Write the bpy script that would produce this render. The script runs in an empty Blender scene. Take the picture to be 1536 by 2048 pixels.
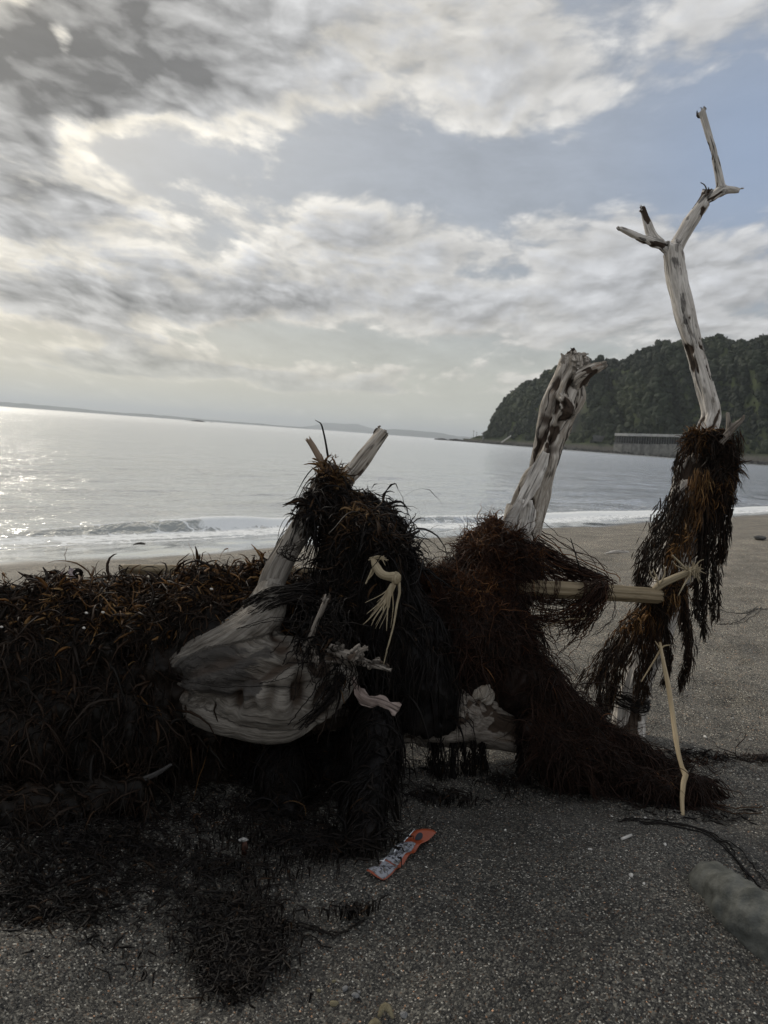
import bpy, math, random
import numpy as np
from mathutils import Vector, Matrix
from mathutils.bvhtree import BVHTree

SC = bpy.context.scene
COL = SC.collection
RNG = np.random.default_rng(11)
random.seed(5)

# ------------------------------------------------------------------ camera
FPX, CX, CY = 1538.0, 768.0, 1024.0          # focal length in photo pixels
PITCH, ROLL, CAMH = math.radians(-5.75), math.radians(4.2), 0.80
F_ = np.array([0, math.cos(PITCH), math.sin(PITCH)])
R0 = np.array([1.0, 0, 0]); U0 = np.cross(R0, F_)
R_ = math.cos(ROLL) * R0 + math.sin(ROLL) * U0
U_ = math.cos(ROLL) * U0 - math.sin(ROLL) * R0
CAM = np.array([0, 0, CAMH])
cd = bpy.data.cameras.new('camera'); cam = bpy.data.objects.new('camera', cd); COL.objects.link(cam)
cam.matrix_world = Matrix(((R_[0], U_[0], -F_[0], CAM[0]), (R_[1], U_[1], -F_[1], CAM[1]),
                           (R_[2], U_[2], -F_[2], CAM[2]), (0, 0, 0, 1)))
cd.sensor_fit = 'VERTICAL'; cd.sensor_height = 36; cd.sensor_width = 27
cd.lens = FPX / 2048 * 36
cd.clip_start = 0.05; cd.clip_end = 90000
cd.dof.use_dof = True; cd.dof.focus_distance = 1.95; cd.dof.aperture_fstop = 9.0
SC.camera = cam


def ray(px, py):
    return F_ + (px - CX) / FPX * R_ - (py - CY) / FPX * U_


def W(px, py, d):
    return CAM + d * ray(px, py)


def G(px, py, z=0.0):
    r = ray(px, py)
    return CAM + (z - CAMH) / r[2] * r


def hor(px):
    return 812 + 0.0735 * px


# ------------------------------------------------------------------ node helper
class NT:
    def __init__(s, tree):
        s.t = tree; tree.nodes.clear()

    def new(s, typ, **kw):
        n = s.t.nodes.new(typ)
        for k, v in kw.items(): setattr(n, k, v)
        return n

    def put(s, sock, v):
        if v is None: return
        if hasattr(v, 'is_output'): s.t.links.new(v, sock)
        else: sock.default_value = v

    def m(s, op, a, b=None, c=None, clamp=False):
        n = s.new('ShaderNodeMath', operation=op, use_clamp=clamp)
        for i, v in enumerate((a, b, c)): s.put(n.inputs[i], v)
        return n.outputs[0]

    def add(s, *a):
        r = a[0]
        for x in a[1:]: r = s.m('ADD', r, x)
        return r

    def mul(s, *a):
        r = a[0]
        for x in a[1:]: r = s.m('MULTIPLY', r, x)
        return r

    def sub(s, a, b): return s.m('SUBTRACT', a, b)

    def div(s, a, b): return s.m('DIVIDE', a, b)

    def smooth(s, v, a, b, lo=0.0, hi=1.0):
        n = s.new('ShaderNodeMapRange', interpolation_type='SMOOTHSTEP')
        s.put(n.inputs[0], v); n.inputs[1].default_value = a; n.inputs[2].default_value = b
        n.inputs[3].default_value = lo; n.inputs[4].default_value = hi
        return n.outputs[0]

    def lin(s, v, a, b, lo=0.0, hi=1.0):
        n = s.new('ShaderNodeMapRange')
        s.put(n.inputs[0], v); n.inputs[1].default_value = a; n.inputs[2].default_value = b
        n.inputs[3].default_value = lo; n.inputs[4].default_value = hi
        return n.outputs[0]

    def vm(s, op, a, b=None, scale=None):
        n = s.new('ShaderNodeVectorMath', operation=op)
        s.put(n.inputs[0], a)
        if b is not None: s.put(n.inputs[1], b)
        if scale is not None: s.put(n.inputs['Scale'], scale)
        return n.outputs['Value'] if op in ('DOT_PRODUCT', 'LENGTH', 'DISTANCE') else n.outputs[0]

    def xyz(s, v):
        n = s.new('ShaderNodeSeparateXYZ'); s.put(n.inputs[0], v); return n.outputs

    def comb(s, x, y, z):
        n = s.new('ShaderNodeCombineXYZ')
        for i, v in enumerate((x, y, z)): s.put(n.inputs[i], v)
        return n.outputs[0]

    def noise(s, vec, scale=1.0, detail=4.0, rough=0.5, dist=0.0, out=0, lac=2.0):
        n = s.new('ShaderNodeTexNoise')
        s.put(n.inputs['Vector'], vec)
        n.inputs['Scale'].default_value = scale; n.inputs['Detail'].default_value = detail
        n.inputs['Roughness'].default_value = rough; n.inputs['Distortion'].default_value = dist
        n.inputs['Lacunarity'].default_value = lac
        return n.outputs[out]

    def voro(s, vec, scale, feature='F1', out='Distance', rnd=1.0):
        n = s.new('ShaderNodeTexVoronoi', feature=feature)
        s.put(n.inputs['Vector'], vec); n.inputs['Scale'].default_value = scale
        n.inputs['Randomness'].default_value = rnd
        return n.outputs[out]

    def ramp(s, fac, stops, interp='LINEAR'):
        n = s.new('ShaderNodeValToRGB'); n.color_ramp.interpolation = interp
        el = n.color_ramp.elements
        while len(el) < len(stops): el.new(0.5)
        for e, (p, c) in zip(el, stops):
            e.position = p; e.color = (*c, 1) if len(c) == 3 else c
        s.put(n.inputs[0], fac)
        return n.outputs[0]

    def mix(s, f, a, b, blend='MIX'):
        n = s.new('ShaderNodeMix', data_type='RGBA', blend_type=blend)
        s.put(n.inputs[0], f)
        for i, v in ((6, a), (7, b)):
            if isinstance(v, tuple) and len(v) == 3: v = (*v, 1)
            s.put(n.inputs[i], v)
        return n.outputs[2]

    def attr(s, name, out='Fac'):
        n = s.new('ShaderNodeAttribute', attribute_name=name); return n.outputs[out]

    def bump(s, h, strength=0.5, dist=0.01, nrm=None):
        n = s.new('ShaderNodeBump')
        n.inputs['Strength'].default_value = strength; n.inputs['Distance'].default_value = dist
        s.put(n.inputs['Height'], h)
        if nrm is not None: s.put(n.inputs['Normal'], nrm)
        return n.outputs[0]

    def pos(s): return s.new('ShaderNodeNewGeometry').outputs['Position']

    def bsdf(s, col, rough=0.6, spec=0.4, nrm=None, **kw):
        n = s.new('ShaderNodeBsdfPrincipled')
        if isinstance(col, tuple): col = (*col[:3], 1)
        s.put(n.inputs['Base Color'], col); s.put(n.inputs['Roughness'], rough)
        s.put(n.inputs['Specular IOR Level'], spec)
        if nrm is not None: s.put(n.inputs['Normal'], nrm)
        for k, v in kw.items(): s.put(n.inputs[k], v)
        return n.outputs[0]

    def out(s, surf):
        n = s.new('ShaderNodeOutputMaterial'); s.put(n.inputs[0], surf); return n


def material(name):
    m = bpy.data.materials.new(name); m.use_nodes = True
    return m, NT(m.node_tree)


# ------------------------------------------------------------------ sky, sun, exposure
SUN_AZ, SUN_EL = math.radians(-38), math.radians(33)     # azimuth measured from +Y to +X
SUN = np.array([math.sin(SUN_AZ) * math.cos(SUN_EL), math.cos(SUN_AZ) * math.cos(SUN_EL), math.sin(SUN_EL)])
sun = bpy.data.lights.new('sun', 'SUN'); sun.energy = 1.5; sun.angle = math.radians(10); sun.color = (1, 0.93, 0.82)
so = bpy.data.objects.new('sun', sun); COL.objects.link(so)
so.rotation_euler = Vector(SUN).to_track_quat('Z', 'Y').to_euler(); so.location = (-20, 30, 25)

world = bpy.data.worlds.new('World'); SC.world = world; world.use_nodes = True
BG = 0.1


def build_sky():
    n = NT(world.node_tree)
    D = n.vm('NORMALIZE', n.new('ShaderNodeTexCoord').outputs['Generated'])
    x, y, z = n.xyz(D)
    zc = n.m('MAXIMUM', z, 0.0)
    az = n.m('ARCTAN2', x, y); el = n.m('ARCSINE', zc)

    def blob(px, py, rx, ry, amp=1.0):
        d = ray(px, py); d = d / np.linalg.norm(d)
        a0, e0 = math.atan2(d[0], d[1]), math.asin(d[2])
        a = n.div(n.sub(az, a0), rx / FPX); e = n.div(n.sub(el, e0), ry / FPX)
        return n.mul(n.m('EXPONENT', n.mul(n.add(n.mul(a, a), n.mul(e, e)), -1.0)), amp)

    def noise2(vec, scale, detail, rough, out=0):
        t = n.new('ShaderNodeTexNoise', noise_dimensions='2D'); n.put(t.inputs['Vector'], vec)
        t.inputs['Scale'].default_value = scale; t.inputs['Detail'].default_value = detail; t.inputs['Roughness'].default_value = rough
        return t.outputs[out]

    # cloud coordinates: clouds shrink evenly towards the horizon
    k = n.add(el, 0.20)
    cu = n.div(n.m('SINE', az), k); cw = n.mul(n.m('LOGARITHM', k, math.e), 1.45)
    q = n.comb(n.mul(cu, 0.72), cw, n.mul(n.m('COSINE', az), 2.0))
    w1 = noise2(q, 2.6, 1.5, 0.5, out=1)
    qw = n.vm('ADD', q, n.vm('SCALE', n.vm('SUBTRACT', w1, (0.5, 0.5, 0.5)), scale=0.11))
    big = noise2(n.vm('ADD', qw, (4.3, 1.2, 0)), 3.0, 9, 0.62)
    bigs = noise2(n.vm('ADD', qw, (4.3 - 0.03, 1.2 + 0.045, 0)), 3.0, 9, 0.62)
    def billow(vec, scale, det):
        v = n.new('ShaderNodeTexVoronoi', feature='F1', normalize=True, voronoi_dimensions='2D')
        n.put(v.inputs['Vector'], vec); v.inputs['Scale'].default_value = scale; v.inputs['Detail'].default_value = det
        v.inputs['Roughness'].default_value = 0.55; v.inputs['Lacunarity'].default_value = 2.1; 
        return n.sub(1.0, v.outputs['Distance'])
    pw = n.vm('ADD', qw, n.vm('SCALE', n.vm('SUBTRACT', noise2(qw, 9.0, 3, 0.6, out=1), (0.5, 0.5, 0.5)), scale=0.06))
    puff = n.sub(n.mul(billow(n.vm('ADD', pw, (2.1, 0.4, 1.0)), 8.0, 2.5), 1.25), 0.38)
    puffs = n.sub(n.mul(billow(n.vm('ADD', pw, (2.1 - 0.022, 0.4 + 0.035, 1.0)), 8.0, 2.5), 1.25), 0.38)
    wisp = noise2(n.vm('MULTIPLY', qw, (1.0, 1.35, 1.0)), 5.5, 8, 0.68)
    bias = n.add(
        blob(250, 70, 180, 120, 0.75), blob(120, 90, 50, 90, -0.12), blob(390, 110, 110, 80, 0.24), blob(560, 40, 140, 50, 0.10), blob(330, 290, 240, 50, -0.10), blob(40, 150, 80, 70, 0.40), blob(20, 20, 60, 40, -0.06), blob(110, 190, 60, 40, 0.2), blob(40, 275, 100, 40, 0.26), blob(200, 235, 60, 34, 0.24), blob(130, 90, 30, 110, -0.25),
        blob(170, 400, 150, 30, 0.30), blob(60, 450, 120, 26, 0.14), blob(230, 610, 260, 48, 0.34), blob(30, 610, 160, 40, 0.10), blob(560, 600, 120, 36, 0.14), blob(190, 735, 150, 24, 0.50), blob(440, 742, 170, 16, 0.36), blob(580, 778, 80, 12, 0.34), blob(760, 780, 80, 10, 0.28),
        blob(850, 110, 460, 130, 0.12), blob(1150, 140, 200, 110, 0.10), blob(1330, 560, 300, 110, 0.16), blob(870, 510, 230, 40, 0.16), blob(820, 610, 330, 46, 0.14),
        blob(780, 340, 420, 62, -0.30), blob(1100, 350, 300, 66, -0.22), blob(1480, 330, 140, 120, -0.34), blob(1500, 200, 90, 60, -0.14), blob(980, 550, 140, 16, -0.12), blob(600, 690, 700, 26, -0.20), blob(700, 800, 1100, 26, -0.22))
    dens = n.add(n.mul(n.sub(big, 0.5), 1.05), n.mul(n.sub(puff, 0.5), 0.42), n.mul(n.sub(wisp, 0.5), 0.26), n.mul(bias, 1.15))
    mask = n.smooth(dens, -0.15, 0.08)
    sdot = n.m('MAXIMUM', n.vm('DOT_PRODUCT', D, tuple(SUN)), 0.0)
    thick = n.mul(n.smooth(dens, 0.05, 0.27), n.smooth(sdot, 0.963, 0.992, 1.0, 0.1))   # the sun burns through the cloud round it
    relief = n.add(n.mul(n.sub(big, bigs), 1.15), n.mul(n.sub(puff, puffs), 0.75))
    glow = n.m('POWER', sdot, 22.0); wide = n.m('POWER', sdot, 3.0)
    rim = n.add(0.47, n.mul(wide, 0.36), n.mul(glow, 0.70), n.mul(n.sub(puff, 0.5), 0.26), n.mul(n.sub(wisp, 0.5), 0.14))
    dark = n.add(0.395, n.mul(wide, 0.07), n.mul(glow, 0.10), n.mul(n.sub(puff, 0.5), 0.20), n.mul(n.sub(wisp, 0.5), 0.22), blob(230, 80, 230, 120, -0.30), blob(40, 150, 110, 110, -0.16), blob(40, 300, 160, 60, -0.04), blob(170, 400, 170, 40, -0.07), blob(200, 610, 300, 60, -0.03), blob(560, 600, 200, 50, -0.03), blob(1330, 560, 420, 150, 0.12), blob(900, 110, 420, 150, 0.04))
    lum = n.add(n.mul(rim, n.sub(1.0, thick)), n.mul(dark, thick), n.mul(relief, n.add(0.35, n.mul(wide, 0.5))))
    away = n.smooth(n.vm('DOT_PRODUCT', D, tuple(SUN)), 0.55, -0.6)      # unseen front-lit clouds opposite the sun, brightened to light the wood's near side
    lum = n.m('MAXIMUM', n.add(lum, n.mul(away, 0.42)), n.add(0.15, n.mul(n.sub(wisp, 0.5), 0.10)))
    warmth = n.add(n.mul(glow, 0.5), n.mul(n.mul(wide, n.sub(1.0, n.mul(thick, 0.8))), 1.0), n.smooth(el, 0.20, 0.02, 0, 0.5))
    tint = n.mix(n.m('MINIMUM', warmth, 1.0), (0.975, 0.995, 1.035), (1.075, 1.0, 0.85))
    ccol = n.vm('SCALE', tint, scale=lum)
    # clear sky: the Nishita sky behind a thin veil
    sky = n.new('ShaderNodeTexSky', sky_type='NISHITA', sun_disc=False)
    sky.sun_elevation = SUN_EL; sky.sun_rotation = SUN_AZ; sky.air_density = 1.3; sky.dust_density = 2.5; sky.ozone_density = 1.5
    clear = n.vm('SCALE', sky.outputs[0], scale=BG)
    veil = n.mix(n.smooth(el, 0.02, 0.24), (0.52, 0.53, 0.48), (0.345, 0.375, 0.43))
    veil = n.vm('SCALE', veil, scale=n.lin(wisp, 0.3, 0.7, 0.78, 1.02))
    veil = n.mix(n.m('MINIMUM', n.add(blob(1530, 310, 230, 200, 0.80), 0.0), 1.0), veil, (0.265, 0.345, 0.50))
    veil = n.mix(n.mul(n.m('POWER', sdot, 9.0), 0.8), veil, (0.66, 0.63, 0.55))
    back = n.mix(0.86, clear, veil)
    col = n.mix(n.mul(mask, 0.94), back, ccol)
    # low haze band along the horizon
    hz = n.mul(n.smooth(el, 0.105, 0.0), 0.80)
    col = n.mix(hz, col, n.mix(n.m('MINIMUM', n.mul(wide, 1.25), 1.0), (0.53, 0.56, 0.52), (0.72, 0.68, 0.53)))
    below = n.smooth(z, -0.02, 0.0)
    col = n.mix(below, (0.20, 0.20, 0.19), col)
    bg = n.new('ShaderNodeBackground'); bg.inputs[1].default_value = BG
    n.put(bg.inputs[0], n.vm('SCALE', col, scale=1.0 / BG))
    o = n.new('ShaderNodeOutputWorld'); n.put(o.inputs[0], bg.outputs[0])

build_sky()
SC.view_settings.view_transform = 'Standard'; SC.view_settings.look = 'None'
SC.view_settings.exposure = 0.13; SC.view_settings.gamma = 1.0; SC.view_settings.use_curve_mapping = False
SC.render.engine = 'CYCLES'
SC.cycles.max_bounces = 6; SC.cycles.diffuse_bounces = 3; SC.cycles.volume_bounces = 0
SC.cycles.sample_clamp_indirect = 4

# ------------------------------------------------------------------ numpy noise, mesh helpers
M32 = 0xFFFFFFFF


def _h(ix, iy, iz, seed=0):
    h = (ix * 374761393 + iy * 668265263 + iz * 2147483647 + seed * 144665) & M32
    h = ((h ^ (h >> 13)) * 1274126177) & M32
    h = ((h ^ (h >> 16)) * 2246822519) & M32
    return ((h ^ (h >> 15)) & 0xFFFF) / 32767.5 - 1.0


def vnoise(P, seed=0):
    P = np.asarray(P, float); I = np.floor(P).astype(np.int64); f = P - I
    f = f * f * f * (f * (f * 6 - 15) + 10)
    x, y, z = I[:, 0], I[:, 1], I[:, 2]; r = 0
    for dx in (0, 1):
        for dy in (0, 1):
            for dz in (0, 1):
                w = (f[:, 0] if dx else 1 - f[:, 0]) * (f[:, 1] if dy else 1 - f[:, 1]) * (f[:, 2] if dz else 1 - f[:, 2])
                r = r + w * _h(x + dx, y + dy, z + dz, seed)
    return r


def fbm(P, oct=4, gain=0.5, seed=0):
    P = np.asarray(P, float); a, r = 1.0, 0
    for i in range(oct):
        r = r + a * vnoise(P * 2 ** i + 17.3 * i, seed + i); a *= gain
    return r


def ss(v, a, b):
    t = np.clip((np.asarray(v, float) - a) / (b - a), 0, 1); return t * t * (3 - 2 * t)


def unit(v): return v / np.maximum(np.linalg.norm(v, axis=-1, keepdims=True), 1e-12)


def mesh_np(name, V, F, attrs=None, smooth=True, vec_attrs=None):
    V = np.ascontiguousarray(V, np.float32); F = np.ascontiguousarray(F, np.int32)
    me = bpy.data.meshes.new(name); k = F.shape[1]
    me.vertices.add(len(V)); me.vertices.foreach_set('co', V.ravel())
    me.loops.add(F.size); me.loops.foreach_set('vertex_index', F.ravel())
    me.polygons.add(len(F)); me.polygons.foreach_set('loop_start', np.arange(0, F.size, k, dtype=np.int32))
    try: me.polygons.foreach_set('loop_total', np.full(len(F), k, np.int32))
    except Exception: pass
    me.polygons.foreach_set('use_smooth', np.full(len(F), smooth, bool))
    for a, d in (attrs or {}).items():
        at = me.attributes.new(a, 'FLOAT', 'POINT'); at.data.foreach_set('value', np.ascontiguousarray(d, np.float32))
    for a, d in (vec_attrs or {}).items():
        at = me.attributes.new(a, 'FLOAT_VECTOR', 'POINT'); at.data.foreach_set('vector', np.ascontiguousarray(d, np.float32).ravel())
    me.update(calc_edges=True); me.validate()
    return me


def link(name, me, mat=None, parent=None, loc=None, label=None, cat=None, group=None, kind=None):
    o = bpy.data.objects.new(name, me); COL.objects.link(o)
    if mat and me: me.materials.append(mat)
    if loc is not None: o.location = [float(c) for c in loc]
    if parent is not None: o.parent = parent
    if label: o['label'] = label
    if cat: o['category'] = cat
    if group: o['group'] = group
    if kind: o['kind'] = kind
    return o


def recenter(me, c):
    """mesh built in world space -> local to c"""
    n = len(me.vertices); a = np.empty(n * 3, np.float32); me.vertices.foreach_get('co', a)
    a = (a.reshape(-1, 3) - np.asarray(c, np.float32)).ravel(); me.vertices.foreach_set('co', a); me.update()
    return me


def thing(name, c, label, cat, group=None):
    return link(name, None, loc=c, label=label, cat=cat, group=group)


def part(name, me, mat, root, label=None, kind=None):
    return link(name, recenter(me, np.array(root.matrix_world.translation) if False else ROOTC[root.name]), mat, root, label=label, kind=kind)


ROOTC = {}


def mkthing(name, c, label, cat, group=None):
    o = thing(name, c, label, cat, group); ROOTC[o.name] = np.array(c, float); return o


def single(name, me, mat, label, cat, group=None, kind=None, c=None):
    """thing that is one mesh, origin at c (defaults to the low middle of the mesh)"""
    n = len(me.vertices); a = np.empty(n * 3, np.float32); me.vertices.foreach_get('co', a); a = a.reshape(-1, 3)
    if c is None: c = [(a[:, 0].min() + a[:, 0].max()) / 2, (a[:, 1].min() + a[:, 1].max()) / 2, a[:, 2].min()]
    o = link(name, recenter(me, c), mat, None, c, label, cat, group, kind); ROOTC[o.name] = np.array(c, float)
    return o


def crom(P, n):
    """Catmull-Rom resample of rows (x,y,z,r...)"""
    P = np.asarray(P, float)
    if len(P) == 2: P = np.vstack([P[0], (P[0] + P[1]) / 2, P[1]])
    Q = np.vstack([2 * P[0] - P[1], P, 2 * P[-1] - P[-2]]); out = []
    L = np.linalg.norm(np.diff(P[:, :3], axis=0), axis=1); cum = np.r_[0, np.cumsum(L)]
    for t in np.linspace(0, cum[-1], n):
        i = min(np.searchsorted(cum, t, 'right') - 1, len(P) - 2); f = (t - cum[i]) / max(L[i], 1e-9)
        a, b, c, d = Q[i], Q[i + 1], Q[i + 2], Q[i + 3]
        out.append(0.5 * (2 * b + (c - a) * f + (2 * a - 5 * b + 4 * c - d) * f * f + (3 * b - a - 3 * c + d) * f ** 3))
    return np.array(out)


def tube_arrays(C, rad, S=12, cap=True, squash=None, ref=None, jag=0.0):
    """closed swept tube along C (n,3) with radii; squash=(a,b) flattens the section"""
    C = np.asarray(C, float); n = len(C); T = unit(np.gradient(C, axis=0))
    A = np.zeros_like(C); a = np.array(ref if ref is not None else ((0, 0, 1.0) if abs(T[0, 2]) < 0.8 else (1.0, 0, 0)))
    for i in range(n):
        a = a - T[i] * a.dot(T[i]); a = a / max(np.linalg.norm(a), 1e-9); A[i] = a
    B = np.cross(T, A); th = np.arange(S) * 2 * math.pi / S
    sa, sb = squash or (1, 1)
    V = C[:, None] + np.asarray(rad)[:, None, None] * (np.cos(th)[None, :, None] * A[:, None] * sa + np.sin(th)[None, :, None] * B[:, None] * sb)
    if jag:
        V[-1] += T[-1] * (np.random.default_rng(int(C[0, 0] * 1e5) & 0xFFFF).uniform(-1, 1, S)[:, None] * jag)
    V = V.reshape(-1, 3)
    i = np.arange(n - 1)[:, None] * S; j = np.arange(S)[None]; k = (j + 1) % S
    Fq = np.stack([i + j, i + k, i + S + k, i + S + j], -1).reshape(-1, 4)
    if cap:
        V = np.vstack([V, C[0], C[-1]]); m = n * S
        e = (n - 1) * S; jj = np.arange(S); kk = (jj + 1) % S
        c0 = np.stack([np.full(S, m), kk, jj, jj], -1); c1 = np.stack([np.full(S, m + 1), e + jj, e + kk, e + kk], -1)
        return V, Fq, c0[:, :3], c1[:, :3]
    return V, Fq, np.zeros((0, 3), int), np.zeros((0, 3), int)


def tris(Fq): return np.vstack([Fq[:, [0, 1, 2]], Fq[:, [0, 2, 3]]])


def tube_tri(C, rad, S=10, **k):
    V, Fq, a, b = tube_arrays(C, rad, S, **k); return V, np.vstack([tris(Fq), a, b])


def joinvf(L):
    Vs, Fs, o = [], [], 0
    for V, F in L: Vs.append(V); Fs.append(F + o); o += len(V)
    return np.vstack(Vs), np.vstack(Fs)


def pxline(rows):
    """rows (px,py,depth,radius_px) -> world rows (x,y,z,r)"""
    return np.array([[*W(a, b, d), r * d / FPX] for a, b, d, r in rows])


def fuse(lines, voxel, smooth=3, extra=None):
    """union of tapered limbs as ONE skin (voxel remesh). lines: list of (n,4). returns V,F,N,samples"""
    parts, cent = [], []
    acc = 0.0
    for L in lines:
        seg = np.linalg.norm(np.diff(L[:, :3], axis=0), axis=1).sum(); n = max(4, int(seg / (voxel * 3)))
        c = crom(L, n); c[:, 3] = np.maximum(c[:, 3], voxel * 0.9)
        parts.append(tube_tri(c[:, :3], c[:, 3], 14))
        T = unit(np.gradient(c[:, :3], axis=0)); s = np.r_[0, np.cumsum(np.linalg.norm(np.diff(c[:, :3], axis=0), axis=1))] + acc
        acc += 3.7
        A = np.zeros_like(T); a = np.array([0.1, -1.0, 0.2])
        for i in range(len(T)):
            a = a - T[i] * a.dot(T[i]); a /= np.linalg.norm(a); A[i] = a
        cent.append(np.c_[c, T, s, A])
    if extra: parts += extra
    V, F = joinvf(parts)
    me = mesh_np('tmp', V, F); o = bpy.data.objects.new('tmp', me); COL.objects.link(o)
    r = o.modifiers.new('r', 'REMESH'); r.mode = 'VOXEL'; r.voxel_size = voxel
    if smooth:
        sm = o.modifiers.new('s', 'SMOOTH'); sm.factor = 0.5; sm.iterations = smooth
    dg = bpy.context.evaluated_depsgraph_get(); dg.update()
    e = o.evaluated_get(dg).to_mesh()
    n = len(e.vertices); V = np.empty(n * 3, np.float32); e.vertices.foreach_get('co', V); V = V.reshape(-1, 3).astype(float)
    N = np.empty(n * 3, np.float32); e.vertices.foreach_get('normal', N); N = N.reshape(-1, 3).astype(float)
    e.calc_loop_triangles(); F = np.empty(len(e.loop_triangles) * 3, np.int32); e.loop_triangles.foreach_get('vertices', F); F = F.reshape(-1, 3)
    o.evaluated_get(dg).to_mesh_clear(); bpy.data.objects.remove(o); bpy.data.meshes.remove(me)
    return V, F, N, np.vstack(cent)


def grain(V, cent):
    """per-vertex coordinates that follow the limb: two across, one along"""
    out = np.empty_like(V); rad = np.empty(len(V))
    for i in range(0, len(V), 4000):
        v = V[i:i + 4000]; d = np.linalg.norm(v[:, None] - cent[None, :, :3], axis=2) / np.maximum(cent[None, :, 3], 0.004)
        k = d.argmin(1); c = cent[k]; rel = v - c[:, :3]; A = c[:, 8:11]; B = np.cross(c[:, 4:7], A)
        out[i:i + 4000] = np.c_[(rel * A).sum(1), (rel * B).sum(1), c[:, 7] + (rel * c[:, 4:7]).sum(1)]; rad[i:i + 4000] = c[:, 3]
    return out, rad


def vnormals(V, F):
    N = np.zeros_like(V); n = np.cross(V[F[:, 1]] - V[F[:, 0]], V[F[:, 2]] - V[F[:, 0]])
    for k in range(3): np.add.at(N, F[:, k], n)
    return unit(N)


# ------------------------------------------------------------------ beach shape
def shore_s(x, y): return (y - 0.98 * x) / 1.4       # metres towards the sea, square to the waterline
def shore_t(x, y): return (x * 1.0 + y * 0.98) / 1.4
SEA = -1.0


mounds = [(G(1060, 1830), 0.42, 0.20, 0.055), (G(1180, 1690), 0.30, 0.12, 0.03), (G(250, 1720), 0.35, 0.15, 0.03), (G(1300, 1980), 0.3, 0.15, 0.02)]


def beach_z(x, y, fine=True):
    x = np.asarray(x, float); y = np.asarray(y, float); s = shore_s(x, y)
    z = -1.0 * np.clip((s - 2.0) / 8.1, 0, None) ** 1.12
    z = z + 0.05 * np.clip(-s - 1, 0, None)
    Z = np.zeros_like(x)
    near = ss(s, 8.5, 4.0)
    for (c, sx, sy, a) in mounds:
        z = z + a * np.exp(-((x - c[0]) / sx) ** 2 - ((y - c[1]) / sy) ** 2)
    if fine:
        P = np.stack([x, y, Z], -1).reshape(-1, 3)
        b = 0.028 * fbm(P * 1.7, 3, seed=3) + near.reshape(-1) * (0.009 * fbm(P * 6, 3, seed=5) + 0.0036 * fbm(P * 26, 3, 0.6, seed=8)) - near.reshape(-1) * 0.012 * ss(vnoise(P * 4.2, 12), 0.45, 0.8)
        z = z + b.reshape(x.shape)
    return z


def on_sand(px, py, up=0.0):
    p = G(px, py, 0.0)
    for _ in range(5):
        z = float(beach_z(np.array([p[0]]), np.array([p[1]]))[0]); p = G(px, py, z)
    p[2] += up
    return p


def axis_pts(dense0, dense1, step, far0, far1, grow=1.12):
    a = list(np.arange(dense0, dense1, step)); s = step
    while a[-1] < far1: s *= grow; a.append(a[-1] + s)
    b = [dense0]; s = step
    while b[-1] > far0: s *= grow; b.append(b[-1] - s)
    return np.array(sorted(set(b[1:])) + a)


def grid(X, Y):
    nx, ny = X.shape; i = np.arange((nx - 1))[:, None] * ny + np.arange(ny - 1)[None]
    return np.stack([i, i + ny, i + ny + 1, i + 1], -1).reshape(-1, 4)


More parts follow.
